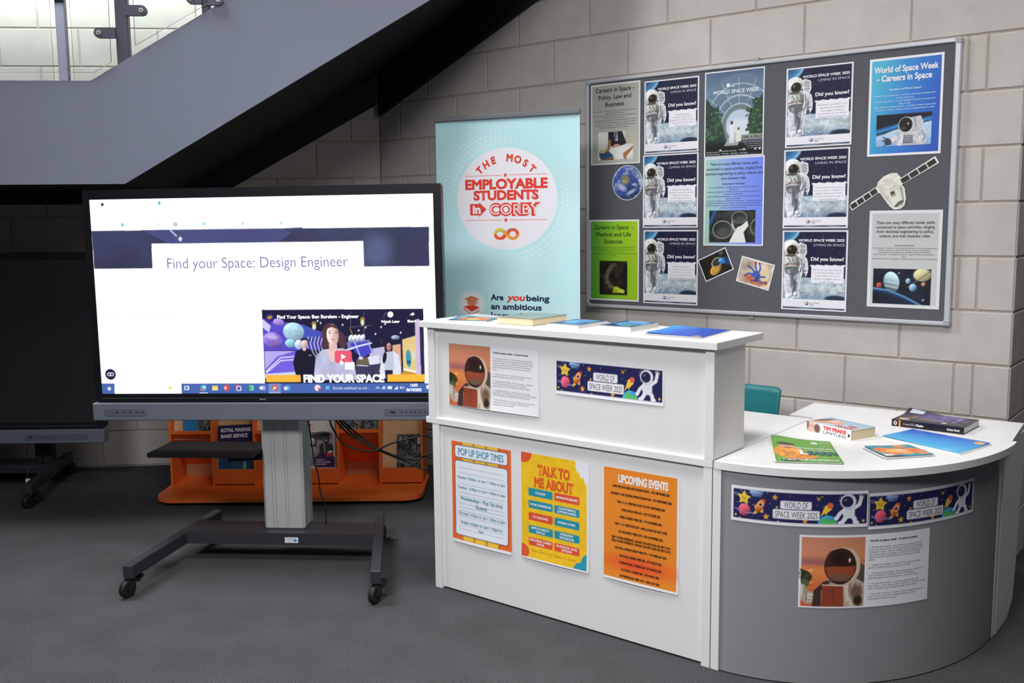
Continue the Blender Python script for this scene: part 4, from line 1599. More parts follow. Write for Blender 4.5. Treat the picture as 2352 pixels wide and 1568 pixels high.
# header picture
c.poly(QP([(214, 531), (986, 518), (986, 607), (219, 617)]), (58, 60, 92))
x0, y0 = Q(216, 531)
x1, y1 = Q(990, 612)
c.mottle(0, y0 - 8, 1430, y1, .2, 150, 80)
c.poly(QP([(330, 528), (690, 522), (640, 560), (400, 560)]), (88, 90, 156), .55)
c.poly(QP([(660, 523), (700, 520), (740, 550), (700, 550)]), (62, 62, 100), .7)
c.ell(*Q(868, 574), 60, 70, (104, 116, 156), 20, soft=60, a=.6)
c.poly(QP([(925, 520), (986, 519), (986, 607), (940, 607)]), (52, 56, 92), .8)
X_, Y_ = Q(421, 548)
c.ell(X_, Y_, 8, 9, (225, 228, 250), soft=6)
c.line(QP([(398, 528), (412, 541)]), 5, (235, 235, 252), soft=6)
c.poly(QP([(0, 617), (219, 616), (986, 607), (1010, 607), (1010, 920), (0, 920)]), (255, 255, 255))
c.poly(QP([(354, 559), (839, 551), (841, 660), (356, 660)]), (255, 255, 255))
xa, ya = Q(390, 615)
xb, _ = Q(804, 610)
c.text('Find your Space: Design Engineer', xa, ya, 43, (120, 114, 170), xb - xa, 'l', -.004)
xa, ya = Q(240, 727)
c.text('Find your space: Ben Burslem', xa, ya, 17, (188, 204, 214), 300, 'l', -.01)
for i, s in enumerate(('Find out how a design', 'such fosters and in the', 'opportunity the skills of the', 'engineer and more the')):
    xa, ya = Q(241 + i, 750 + 13 * i)
    c.text(s, xa, ya, 9, (200, 208, 216), 170 + 10 * (i % 2))
X_, Y_ = Q(251, 857)
c.ell(X_, Y_, 23, 23, (30, 30, 62))
for dx in (-6, 6):
    c.ring(X_ + dx, Y_, 6.5, 6.5, 4, (230, 230, 245))
# video
VX0, VY0 = Q(606, 708)
VX1, VY1 = Q(972, 877)
c.poly(QP([(606, 708), (972, 704.5), (974, 890), (611, 890)]), (26, 22, 58))
c.clip = (VX0, VY0 - 5, VX1, 812)
c.poly(QP([(606, 728), (640, 734), (700, 742), (745, 765), (745, 800), (606, 802)]), (92, 76, 206))
c.poly(QP([(700, 742), (745, 760), (745, 770), (700, 790)]), (74, 84, 190))
c.poly(QP([(606, 728), (626, 745), (622, 760), (606, 748)]), (214, 208, 246))
for (x, y, rx, ry, col) in ((678, 758, 44, 38, (168, 206, 226)), (630, 777, 40, 32, (150, 120, 220)), (644, 736, 24, 14, (170, 140, 225)), (670, 785, 22, 17, (150, 206, 220)), (690, 788, 18, 20, (196, 214, 240))):
    X_, Y_ = Q(x, y)
    c.ell(X_, Y_, rx, ry, col, 10, shade=.35)
    if rx > 30:
        c.mottle(X_ - rx, Y_ - ry, X_ + rx, Y_ + ry, .22, 22, 84)
X_, Y_ = Q(628, 770)
c.ell(X_, Y_, 26, 9, (200, 180, 240), 12, soft=6)
c.poly(QP([(610, 803), (690, 802), (690, 858), (612, 858)]), (118, 98, 226))
c.poly(QP([(610, 803), (680, 803), (640, 815), (612, 845)]), (206, 190, 246), .8)
for d in (0, 7):
    c.line(QP([(614, 850 + d / 2), (648, 818 + d), (690, 815 + d)]), 5, (226, 222, 252))
c.poly(QP([(611, 856), (690, 850), (690, 866), (611, 866)]), (214, 214, 250))
for (x, y) in ((725, 744), (835, 734)):
    X_, Y_ = Q(x, y)
    c.ell(X_, Y_ - 8, 10, 10, (160, 128, 60))
    c.ell(X_, Y_ + 5, 8, 12, (246, 236, 196), soft=4)
for a_, b_ in (((808, 712), (808, 750)), ((838, 712), (838, 770)), ((805, 748), (855, 743)), ((877, 775), (877, 785)), ((795, 770), (838, 768)), ((888, 712), (882, 726))):
    c.line(QP([a_, b_]), 2, (120, 116, 150))
for (x, y) in ((733, 733), (790, 742), (842, 748), (864, 763), (877, 747), (886, 740), (921, 760), (826, 755), (740, 738)):
    X_, Y_ = Q(x, y)
    c.ell(X_, Y_, 3.5, 4, (236, 236, 252), soft=3)
X_, Y_ = Q(909, 771)
c.ell(X_, Y_, 18, 9, (150, 166, 190), shade=.5)
# ribbed ring
for k in range(9):
    c.line(QP([(712 + k * 4, 770 + (k % 2)), (708 + k * 4, 785), (713 + k * 4, 805), (722 + k * 3, 815)]), 3, (226, 230, 244) if k % 2 == 0 else (50, 52, 86))
# right stands
c.poly(QP([(850, 798), (920, 786), (922, 862), (850, 850)]), (196, 190, 226))
c.poly(QP([(900, 790), (920, 787), (921, 850), (905, 850)]), (226, 176, 140))
c.poly(QP([(924, 776), (956, 766), (956, 852), (926, 846)]), (232, 206, 140))
c.poly(QP([(926, 846), (956, 852), (956, 866), (920, 862)]), (206, 150, 50))
c.poly(QP([(926, 842), (956, 850), (956, 854), (926, 847)]), (240, 236, 240))
xa, ya = Q(930, 784)
c.text('WHAT CAN', xa, ya, 12, (226, 190, 90), 40)
X_, Y_ = Q(938, 820)
c.ell(X_, Y_, 11, 36, (60, 158, 176), -2)
c.rect(X_ - 7, Y_ + 8, X_ + 7, Y_ + 22, (36, 90, 130))
c.ell(*Q(950, 812), 8, 18, (226, 220, 210), soft=4)
c.poly(QP([(953, 730), (963, 728), (966, 866), (955, 866)]), (210, 190, 224))
c.poly(QP([(963, 728), (973, 727), (976, 866), (966, 866)]), (40, 34, 80))
c.poly(QP([(815, 836), (880, 830), (880, 866), (815, 866)]), (56, 60, 90))
c.line(QP([(820, 836), (846, 837)]), 4, (226, 226, 240))
c.poly(QP([(820, 822), (850, 815), (848, 833), (820, 836)]), (110, 98, 80))
c.poly(QP([(846, 816), (872, 812), (872, 832), (850, 835)]), (226, 226, 246))
# satellite
c.poly(QP([(798, 782), (850, 776), (852, 790), (802, 802)]), (120, 122, 200))
for k in range(4):
    X_, Y_ = Q(808 + k * 9, 774 - k * .5)
    c.ell(X_, Y_, 10, 16, (206, 212, 236), 15, shade=.5)
c.poly(QP([(806, 785), (846, 780), (858, 804), (835, 818), (818, 806)]), (72, 72, 196))
c.line(QP([(798, 800), (830, 790), (854, 784)]), 7, (226, 230, 248))
c.line(QP([(817, 782), (829, 816)]), 4, (216, 222, 246))
c.line(QP([(848, 784), (856, 806)]), 4, (190, 196, 240))
X_, Y_ = Q(830, 819)
c.ell(X_, Y_, 10, 6, (220, 220, 244))
c.line(QP([(807, 752), (814, 770)]), 3, (196, 160, 60))
# people
SK = (236, 196, 190)
c.poly(QP([(676, 830), (682, 804), (700, 796), (712, 797), (724, 812), (724, 870), (684, 870)]), (22, 20, 44))
c.ell(*Q(702, 785), 13, 20, SK, shade=.3)
c.poly(QP([(694, 783), (695, 774), (703, 772), (711, 775), (711, 783), (707, 777), (698, 778)]), (40, 30, 40))
c.ell(*Q(702, 798), 8, 8, SK)
c.rect(*Q(712, 812), *Q(718, 813.5), (220, 220, 235))
HR = (84, 52, 60)
c.ell(*Q(763, 765), 38, 50, HR)
c.ell(*Q(750, 785), 16, 26, HR, 15)
c.ell(*Q(788, 778), 16, 36, HR, -8)
c.poly(QP([(722, 870), (728, 815), (742, 800), (760, 797), (790, 796), (806, 804), (818, 850), (822, 870)]), (190, 192, 222))
x_, y_2 = Q(722, 800)
c.mottle(x_, y_2, *Q(822, 870), .1, 30, 88)
c.poly(QP([(752, 800), (786, 798), (770, 828), (762, 826)]), (240, 204, 200))
c.rect(*Q(758, 786), *Q(777, 802), (232, 190, 186))
c.ell(*Q(767, 766), 25, 44, (240, 206, 200), -2, shade=.25, sdir=(-.8, -.2))
c.poly(QP([(752, 752), (760, 742), (775, 743), (783, 756), (778, 752), (765, 747)]), HR)
for x in (760, 775):
    X_, Y_ = Q(x, 761)
    c.ell(X_, Y_, 4, 2.4, (70, 50, 60))
    c.line([(X_ - 6, Y_ - 7), (X_ + 6, Y_ - 8)], 2, (110, 76, 76))
c.line(QP([(768, 763), (771, 769), (767, 770)]), 1.6, (206, 150, 150))
c.ell(*Q(768, 776), 7, 2.6, (206, 100, 110))
c.ell(*Q(893, 795), 17, 26, (30, 20, 34))
c.ell(*Q(886, 815), 9, 28, (30, 20, 34), 12)
c.poly(QP([(872, 850), (877, 818), (884, 805), (905, 803), (916, 812), (921, 850), (912, 866), (876, 866)]), (226, 228, 244))
c.poly(QP([(886, 806), (903, 804), (906, 846), (884, 846)]), (196, 204, 224))
c.poly(QP([(884, 847), (902, 847), (902, 866), (886, 866)]), (30, 24, 50))
c.ell(*Q(884, 818), 8, 24, (30, 20, 34), 10)
c.ell(*Q(894, 793), 10, 17, (196, 140, 130), shade=.3)
c.line(QP([(889, 792), (899, 792)]), 1.6, (60, 40, 50))
# overlays
X_, Y_ = Q(624, 727)
c.ell(X_, Y_, 19, 19, (52, 46, 120))
c.ell(X_, Y_ - 3, 9, 6, (236, 190, 60), -15)
c.ell(X_, Y_ - 3, 4, 2.4, (60, 50, 110), -15)
xa, ya = Q(641, 728)
xb, _ = Q(827, 726)
c.text('Find Your Space: Ben Burslem - Engineer', xa, ya, 13.5, (252, 252, 255), xb - xa, 'l', .025)
X_, Y_ = Q(898, 718)
c.ell(X_, Y_, 12, 12, (254, 254, 255))
c.text('Watch Later', *Q(898, 737), 10, (250, 250, 255), 78, 'c', .03)
c.text('Share', *Q(946, 736), 10, (250, 250, 255), 36, 'c', .03)
c.poly(QP([(940, 721), (944, 716), (947, 715.5), (947, 712.5), (953, 717), (947, 722), (947, 719), (943, 719)]), (250, 250, 255))
X_, Y_ = Q(790.5, 816)
c.rect(X_ - 36, Y_ - 26, X_ + 36, Y_ + 26, (238, 92, 118), r=12)
c.poly([(X_ - 9, Y_ - 12), (X_ - 9, Y_ + 12), (X_ + 12, Y_)], (252, 246, 250))
c.poly(QP([(785, 823), (787, 823), (787, 827), (791, 828), (790, 834), (785, 834), (782, 829)]), (250, 246, 252))
X_, Y_ = Q(805, 837)
c.rect(X_ - 20, Y_ - 15, X_ + 20, Y_ + 15, (248, 248, 252))
c.clip = None
c.rect(*Q(613, 858.5), *Q(693, 875), (250, 190, 62), r=4)
c.rect(*Q(889.5, 857), *Q(974.5, 874), (252, 190, 60), r=4)
xa, ya = Q(699.5, 875)
xb, _ = Q(883, 875)
c.text('FIND YOUR SPACE', xa, ya, 29, (254, 254, 255), xb - xa, 'l', .05)
# task bar
c.poly(QP([(0, 878.5), (231, 878.5), (1010, 877.5), (1010, 910), (0, 910)]), (72, 104, 178))
c.poly(QP([(260, 878.5), (417, 878), (417, 905), (260, 905)]), (255, 255, 255))
X_, Y_ = Q(247, 890)
for dx in (-6, 1):
    for dy in (-6, 1):
        c.rect(X_ + dx, Y_ + dy, X_ + dx + 6, Y_ + dy + 6, (244, 246, 254))
c.ell(*Q(390, 888), 6, 5, (252, 214, 40))
c.poly(QP([(619, 878.5), (647, 878.2), (647, 905), (619, 905)]), (120, 144, 206))


def icon(x, kind):
    X_, Y_ = Q(x, 888.5)
    if kind == 'task':
        for dx in (-8, 0, 7):
            c.rect(X_ + dx - 2, Y_ - 9, X_ + dx + 3, Y_ + 9, (236, 240, 252))
        c.rect(X_ - 5, Y_ - 4, X_ + 5, Y_ + 4, (72, 104, 178))
    elif kind == 'edge':
        c.ell(X_, Y_, 13, 13, (70, 170, 226))
        c.ell(X_ + 4, Y_ - 3, 8, 7, (170, 230, 190))
        c.rect(X_ - 13, Y_ + 3, X_ - 2, Y_ + 12, (240, 110, 50))
        c.rect(X_ - 18, Y_ + 20, X_ + 18, Y_ + 22.5, (244, 246, 255))
    elif kind == 'folder':
        c.rect(X_ - 12, Y_ - 9, X_ + 12, Y_ + 10, (252, 222, 110), r=2)
        c.rect(X_ - 12, Y_ + 4, X_ + 12, Y_ + 10, (240, 226, 170), r=2)
    elif kind == 'round':
        c.ell(X_, Y_, 13, 13, (226, 70, 80))
        c.rect(X_ - 10, Y_ - 6, X_, Y_ + 6, (250, 200, 200))
    elif kind == 'square':
        c.rect(X_ - 12, Y_ - 12, X_ + 6, Y_ + 6, (236, 70, 110), r=4)
        c.rect(X_ - 8, Y_ - 8, X_ + 12, Y_ + 12, (244, 244, 252), r=4)
        c.rect(X_ - 5, Y_ - 5, X_ + 9, Y_ + 9, (90, 90, 170), r=3)
    elif kind == 'sheet':
        c.rect(X_ - 6, Y_ - 11, X_ + 12, Y_ + 11, (110, 220, 160), r=2)
        c.rect(X_ - 12, Y_ - 5, X_ + 2, Y_ + 6, (40, 160, 110), r=2)
    elif kind == 'team':
        c.rect(X_ - 6, Y_ - 10, X_ + 12, Y_ + 10, (170, 160, 236), r=3)
        c.rect(X_ - 13, Y_ - 6, X_ + 2, Y_ + 6, (236, 236, 252), r=2)
    elif kind == 'ball':
        c.ell(X_, Y_, 13, 13, (222, 84, 84))
        c.poly([(X_, Y_), (X_ - 13, Y_ + 2), (X_ - 6, Y_ + 12)], (110, 200, 130))
        c.ell(X_, Y_, 6, 6, (240, 230, 240))
        c.rect(X_ - 24, Y_ + 20, X_ + 24, Y_ + 22.5, (244, 246, 255))
    elif kind == 'mail':
        c.rect(X_ - 10, Y_ - 10, X_ + 13, Y_ + 10, (90, 170, 230), r=2)
        c.rect(X_ - 13, Y_ - 4, X_ + 2, Y_ + 8, (230, 236, 252), r=2)


for x, k in ((429, 'task'), (468, 'edge'), (495, 'folder'), (522, 'round'), (549, 'square'), (578, 'sheet'), (605, 'team'), (633, 'ball'), (661, 'mail')):
    icon(x, k)
X_, Y_ = Q(731, 888.5)
c.ell(X_, Y_, 13, 13, (246, 226, 226))
c.ell(X_ + 8, Y_ + 6, 6, 6, (214, 70, 80))
X_, Y_ = Q(754, 888)
c.rect(X_ - 9, Y_ - 9, X_ + 9, Y_ + 9, (70, 160, 226))
c.line([(X_ - 6, Y_ + 4), (X_ - 2, Y_ - 3), (X_ + 2, Y_ + 2), (X_ + 7, Y_ - 5)], 2, (190, 226, 250))
xa, ya = Q(766, 892)
c.text('Stocks subdued as inf...', xa, ya, 12, (216, 226, 246), 151, 'l', .005)
c.line(QP([(864, 890), (867.5, 886.5), (871, 890)]), 3, (240, 244, 254))
X_, Y_ = Q(881, 888)
c.ell(X_, Y_ + 2, 9, 5, (170, 210, 246))
c.ell(X_ + 2, Y_ - 2, 6, 5, (170, 210, 246))
X_, Y_ = Q(895, 888)
c.rect(X_ - 9, Y_ - 6, X_ + 9, Y_ + 6, (240, 244, 254), r=2)
c.poly(QP([(905, 892), (913, 892), (913, 884)]), (240, 244, 254))
c.poly(QP([(918, 887), (921, 884.5), (921, 891.5), (918, 889.5)]), (240, 244, 254))
c.line(QP([(923, 886), (927, 890)]), 2, (240, 244, 254))
c.line(QP([(927, 886), (923, 890)]), 2, (240, 244, 254))
c.text('12:03', *Q(949.5, 885), 11, (250, 252, 255), 29, 'c', .025)
c.text('06/10/2025', *Q(949.5, 896), 11, (250, 252, 255), 63, 'c', .025)
X_, Y_ = Q(981, 887)
c.rect(X_ - 7, Y_ - 8, X_ + 7, Y_ + 6, (240, 244, 254), r=2)
c.build('screen', TVW, .8546, SCREEN, TVC @ Matrix.Translation((TVW / 2, -.0008, TVZ + .4273)), TV, emissive=True, off=.0005)

# ------------------------------------------------------------------ sheets on the desk
def on_desk(c, name, label, x0, x1, z0, z1, y, cat='poster', curl=.006, group=None):
    w, h = x1 - x0, z1 - z0

    def f(u, v, o):
        lift = curl * np.maximum(0, .25 - v) ** 1.5 * 8 * (.4 + .6 * np.sin(u * 3.1))
        return np.stack([(u - .5) * w, -o - lift, (v - .5) * h], -1)
    M = DKF @ Matrix.Translation(((x0 + x1) / 2, y, (z0 + z1) / 2))
    return tag(c.build(name, w, h, PRINT, M, mapfn=f), label, cat, group)


def on_curve(c, name, label, t0, t1, z0, z1, cat='poster', group=None, dr=.0):
    tm = (t0 + t1) / 2
    ox, oy, oz = CX + RX * math.sin(tm), CY - RY * math.cos(tm), (z0 + z1) / 2

    def f(u, v, o):
        t = t0 + (t1 - t0) * u
        k = .0012 + dr + o
        return np.stack([CX + (RX + k) * np.sin(t) - ox, CY - (RY + k) * np.cos(t) - oy, z0 + (z1 - z0) * v - oz], -1)
    return tag(c.build(name, 1, 1, PRINT, DKF @ Matrix.Translation((ox, oy, oz)), mapfn=f), label, cat, group)


def week_strip(nx, m):
    """space-themed strip; m = white margins left, top, right, bottom"""
    c = Cv(100, 26, nx, (236, 235, 240))
    x0, y0, x1, y1 = m[0], m[1], 100 - m[2], 26 - m[3]
    c.rect(x0, y0, x1, y1, (34, 36, 84))
    c.clip = (x0, y0, x1, y1)
    sx, sy = (x1 - x0) / 100, (y1 - y0) / 24

    def P(x, y):
        return x0 + x * sx, y0 + y * sy
    YL, OR = (246, 206, 70), (240, 164, 52)
    rg = random.Random(7)
    for _ in range(46):
        x, y = P(rg.uniform(1, 99), rg.uniform(1, 23))
        c.ell(x, y, .3, .3, (206, 206, 220) if rg.random() < .6 else YL)
    c.line([P(1, 3.4), P(5, 3.8)], .4, (206, 206, 220))
    c.line([P(1, 4.8), P(5, 5.2)], .4, (206, 206, 220))
    c.star(*P(8.5, 6.8), 5.4, YL, 5, .55)
    for dx in (-1.1, 1.1):
        c.ell(*P(8.5 + dx, 6.6), .3, .45, (60, 40, 30))
    c.line([P(7.8, 7.7), P(8.5, 8.2), P(9.2, 7.7)], .3, (60, 40, 30))
    c.ell(*P(18.5, 0), 5.4, 4.6, (126, 156, 216), shade=.5)
    c.line([P(14, 1), P(22, 2)], .7, (176, 200, 236))
    c.ell(*P(9, 16.5), 4.5, 4.4, (232, 92, 116), shade=.5)
    c.ring(*P(9, 16.8), 6.6, 1.6, .6, (150, 130, 190), 8, part='low')
    # rocket
    c.poly([P(15.8, 20), P(17.5, 16), P(20, 17.6)], YL)
    c.ell(*P(21, 12.2), 2.7, 5.4, (236, 122, 58), 32, shade=.4)
    c.poly([P(23, 8), P(25.4, 6.2), P(25.2, 9.6)], (214, 72, 52))
    c.poly([P(16.5, 13), P(18.5, 11), P(18.6, 15)], (250, 184, 84))
    c.poly([P(21, 17), P(23.6, 14), P(23.6, 18)], (250, 184, 84))
    c.ell(*P(21.6, 11.2), 1.8, 1.9, (240, 214, 190))
    c.ell(*P(21.6, 11.2), 1.15, 1.2, (70, 46, 50))
    for (x, y, r, k) in ((32.5, 4.2, 2.5, 10), (26, 20.5, 2.8, -8), (64.5, 4, 1.7, 20), (55, 22.3, 2.3, 8), (34, 12.2, 1.3, 0), (2, 21.4, 1.3, 10), (97.5, 21.5, 1.5, -10), (97, 2, 1, 0), (35, 24, 1.4, 0), (5.5, 23.4, .9, 0)):
        c.star(*P(x, y), r, OR if r > 1.5 else YL, k)
    # comet
    c.poly([P(66, 18.2), P(69.4, 9), P(74, 8), P(74.4, 12), P(71, 15), P(70, 17.4), P(69.4, 15.2)], YL)
    c.ell(*P(73, 9.2), 2.2, 2.2, (226, 104, 78))
    # earth
    c.ell(*P(71.5, 24.4), 7, 6.6, (56, 150, 186), shade=.4)
    c.ell(*P(69, 22), 2.6, 2.4, (96, 190, 84), 20)
    c.ell(*P(75, 25), 3.2, 4, (96, 190, 84), -20)
    c.ell(*P(70, 26), 2, 1.6, (96, 190, 84))
    # astronaut
    S_ = (236, 236, 242)
    sh = (196, 196, 214)
    c.line([P(89, 12), P(94.2, 8.5), P(95.4, 3.6)], 2.7, S_)
    for dx, dy in ((-1.4, -2.2), (.1, -2.8), (1.3, -1.2)):
        c.line([P(95.4, 3.6), P(95.4 + dx, 3.6 + dy)], .8, S_)
    c.line([P(83.5, 12.5), P(80, 15.5), P(78.2, 18.6)], 2.7, S_)
    c.ell(*P(77.6, 19.4), 1.7, 1.5, S_)
    c.line([P(85, 18), P(83, 21), P(81.6, 23)], 3.2, S_)
    c.line([P(89.5, 18), P(91, 20), P(91.6, 22.6)], 3.2, S_)
    c.ell(*P(81, 23.4), 2.3, 1.5, S_, 20)
    c.ell(*P(92.2, 23.2), 2.2, 1.5, S_, -10)
    c.rect(*P(82.4, 9.6), *P(91, 19.4), S_, r=2.2)
    c.rect(*P(84.4, 12), *P(88.8, 15), sh, r=.4)
    c.rect(*P(84.8, 12.4), *P(88.4, 14.6), S_, r=.3)
    c.ell(*P(86, 5.8), 5.7, 5.2, S_)
    c.ring(*P(86, 5.8), 5.7, 5.2, .35, (150, 150, 176))
    c.ell(*P(85.4, 6.0), 4.2, 4.0, (34, 38, 74))
    c.ell(*P(84, 4.6), 1.2, .9, (96, 104, 150), -30)
    c.line([P(82.6, 17.2), P(91, 17.6)], .35, sh)
    for a_, b_ in (((79.4, 3), (80.6, 3.8)), ((79, 5), (80, 5.2)), ((80.4, 1.4), (81.4, 2.4))):
        c.line([P(*a_), P(*b_)], .35, (200, 200, 214))
    c.rect(*P(36.5, 6.4), *P(59.5, 13.0), (238, 237, 242), r=1.2)
    c.rect(*P(31, 13.6), *P(65.5, 21.2), (238, 237, 242), r=1.2)
    c.clip = None
    x, y = P(48, 11.9)
    c.text('WORLD OF', x, y, 4.2, (34, 34, 50), 17.5 * sx, 'c', -.012)
    x, y = P(48.3, 19.8)
    c.text('SPACE WEEK 2025', x, y, 4.3, (34, 34, 50), 31 * sx, 'c', -.012)
    return c


EVENTS = [('Monday 6th October - Lunch time pop up shop with Miss',), ('Smart and visitors from the National Space Academy about',), ('Careers in Space. Pick up leaflets, job descriptions and',), ('information about businesses, universities and degree',), ('apprenticeships that will help you achieve your career',), ('goals.',), None,
          ('Tuesday 7th October - World of Work club to include',), ('games / quizzes and prizes for year 7 and 8',), None,
          ('Wednesday 8th October - Pop up shop guest - speak to a',), ('local university who provide courses and degree',), ('apprenticeships that could lead to a Career in Space',), None,
          ('Thursday 9th October - Lunch time pop up shop with',), ('Miss Smart - if you did not get a chance to visit the careers',), ('desk on Monday, you will have another chance today!',), None,
          ('Friday 10th October - Careers in Space quiz during tutor',), ('time and the winner of the Support Living in Space',), ('competition will be announced',)]


def events_sheet(border):
    c = Cv(180, 100, 210, (236, 235, 239))
    x0, y0, x1, y1 = border, border, 86, 100 - border * .6
    c.grad(x0, y0, x1, y1, (196, 128, 98), (232, 132, 76), 90, (204, 96, 60))
    c.clip = (x0, y0, x1, y1)
    c.ell(10, 20, 60, 16, (222, 148, 122), soft=20, a=.6)
    c.ell(20, 37, 50, 5, (152, 96, 104), soft=9, a=.8)
    c.ell(20, 50, 50, 7, (240, 150, 84), soft=10, a=.7)
    # rock held at the left, glove
    c.ell(5, 58, 12, 10, (62, 62, 38))
    c.mottle(0, 46, 18, 70, .8, 4, 90)
    c.ell(8, 66, 6, 6, (96, 98, 60), soft=3)
    c.poly([(1, 66), (8, 68), (12, 76), (18, 78), (22, 84), (20, 92), (12, 95), (4, 90), (1, 80)], (186, 172, 156))
    c.poly([(2, 68), (6, 70), (8, 80), (4, 84), (1, 78)], (216, 206, 192))
    c.poly([(12, 80), (18, 80), (21, 86), (18, 91), (12, 90)], (222, 212, 198))
    for q in ([(8, 72), (7, 82)], [(11, 77), (10, 90)], [(14, 84), (20, 85)], [(12, 88), (18, 89)]):
        c.line(q, .9, (110, 88, 72))
    # suit
    c.poly([(20, 100), (24, 76), (34, 64), (44, 58), (72, 56), (86, 64), (86, 100)], (188, 170, 152))
    c.poly([(18, 100), (20, 76), (32, 64), (44, 58), (40, 66), (30, 76), (30, 100)], (70, 48, 42))
    c.poly([(72, 34), (86, 42), (86, 66), (74, 58)], (90, 74, 62))
    for k in range(7):
        c.line([(66 + k * 3, 62 + k), (62 + k * 3.6, 76 + k * 1.5)], 1.1, (120, 98, 84) if k % 2 else (216, 200, 182))
    c.line([(38, 60), (56, 64), (72, 58)], 3, (206, 190, 172))
    c.line([(38, 63), (56, 67), (72, 61)], 1.2, (110, 84, 68))
    c.ell(61, 42, 19.5, 25, (206, 182, 160))
    c.ell(54, 42, 21, 25, (58, 34, 28), shade=.5)
    c.poly([(34, 44), (44, 42), (60, 43), (74, 42), (72, 54), (64, 62), (50, 63), (38, 56)], (176, 84, 52), .85)
    c.ell(54, 58, 14, 5, (120, 88, 70), soft=4)
    c.ell(52, 30, 12, 10, (34, 20, 18), soft=8, a=.7)
    c.ell(66, 34, 1.5, 2.6, (255, 240, 220), soft=2)
    c.line([(70, 22), (77, 36), (76, 52), (70, 60)], 2.2, (214, 196, 176))
    c.line([(42, 20), (54, 16.5), (66, 19)], 1.0, (226, 196, 170))
    # chest pack
    c.poly([(30, 100), (31, 70), (36, 67), (58, 69), (60, 100)], (150, 66, 46))
    c.line([(46, 71), (46, 92)], .8, (96, 40, 30))
    c.line([(32, 75), (44, 76)], .8, (96, 40, 30))
    c.line([(31, 68), (58, 69)], 1.4, (226, 212, 196))
    c.poly([(60, 68), (65, 68), (66, 84), (70, 90), (62, 92)], (222, 208, 190))
    c.poly([(66, 92), (76, 88), (80, 100), (68, 100)], (216, 206, 186))
    c.ell(76, 78, 8, 10, (120, 92, 76), soft=5)
    c.ell(78, 90, 6, 7, (52, 36, 32), soft=4)
    c.clip = None
    c.text('World of space week - in school events', 92, 10, 2.7, (70, 68, 74), 68, 'l', .03)
    y = 18.5
    new = True
    for r in EVENTS:
        if r is None:
            y += 4.2
            new = True
            continue
        if new:
            c.ell(92, y - .9, .5, .5, (110, 108, 114))
        c.text(r[0], 95 if new else 91.5, y, 2.05, (118, 116, 122), len(r[0]) * 1.38, 'l')
        new = False
        y += 3.4
    return c


EG = 'space week event sheets stuck on the desk'
on_desk(events_sheet(0.5), 'event_sheet', 'event sheet with an astronaut picture, on the raised white counter front at the left', .124, .577, .786, 1.038, .0108, 'sheet', group=EG)
on_curve(events_sheet(3.0), 'event_sheet', 'event sheet with an astronaut picture, on the curved grey desk front', .390, .995, .264, .508, 'sheet', EG)
SG = 'navy space week strips on the desk'
on_desk(week_strip(200, (.8, .4, 1.2, 2.6)), 'space_week_strip', 'navy space week strip on the raised white counter front', .655, 1.110, .885, 1.010, .0108, 'banner', .003, SG)
on_curve(week_strip(190, (1.8, 2.3, .8, 2.3)), 'space_week_strip', 'left of the two navy space week strips on the curved grey desk front', .072, .686, .535, .654, 'banner', SG, dr=.0008)
on_curve(week_strip(190, (.6, 2.3, 1.6, 2.3)), 'space_week_strip', 'right of the two navy space week strips on the curved grey desk front', .690, 1.272, .524, .644, 'banner', SG)

# pop-up shop times
c = Cv(100, 138, 120, WH)
c.rect(0, 0, 100, 134, (240, 104, 44))
for i in range(3):
    c.rect(17.5 + i * 21, 0, 17.5 + i * 21 + 19.5, 134, (240, 196, 66))
for x in (17.5, 37.8, 58.8, 79.5):
    c.rect(x - .6, 0, x + .1, 134, (150, 70, 40))
    c.rect(x + 1.6, 0, x + 2.2, 134, (150, 70, 40))
for (a, b, d, e) in ((6, 5, 94, 21), (6, 26, 94, 127)):
    c.rect(a - .9, b - .9, d + .9, e + .9, (70, 76, 96), r=4)
    c.rect(a, b, d, e, (232, 236, 246), r=3.6)
for y in (35, 42, 57, 69, 73.5, 84, 89, 94, 101, 108, 113.5, 119):
    c.rect(12, y - .25, 88, y + .25, (164, 170, 186))
TB = (44, 132, 160)
c.text('POP UP SHOP TIMES', 50, 17.5, 9, (40, 140, 170), 76, 'c', .005)
for s, y, h, w in (('Mondays 12:30pm  to 1pm  / 1:30pm to 2pm', 49.5, 3.2, 80), ('Tuesdays  12:30pm to 1pm / 1:30pm to 2pm', 63, 3.2, 81), ('Wednesdays - Pop Up shop', 78.5, 4.5, 72), ('Guests', 87, 4.5, 19), ('Thursdays 12:30pm to 1pm / 1:30pm to 2pm', 98.5, 3.2, 79), ('Fridays 12:30pm to 1pm / 1:30pm to', 111, 3.2, 69), ('2pm', 118, 3.2, 9)):
    c.text(s, 50, y, h, TB, w, 'c', .012)
on_desk(c, 'shop_times_poster', 'orange and yellow poster headed POP UP SHOP TIMES on the desk front', .128, .437, .217, .638, .0128)

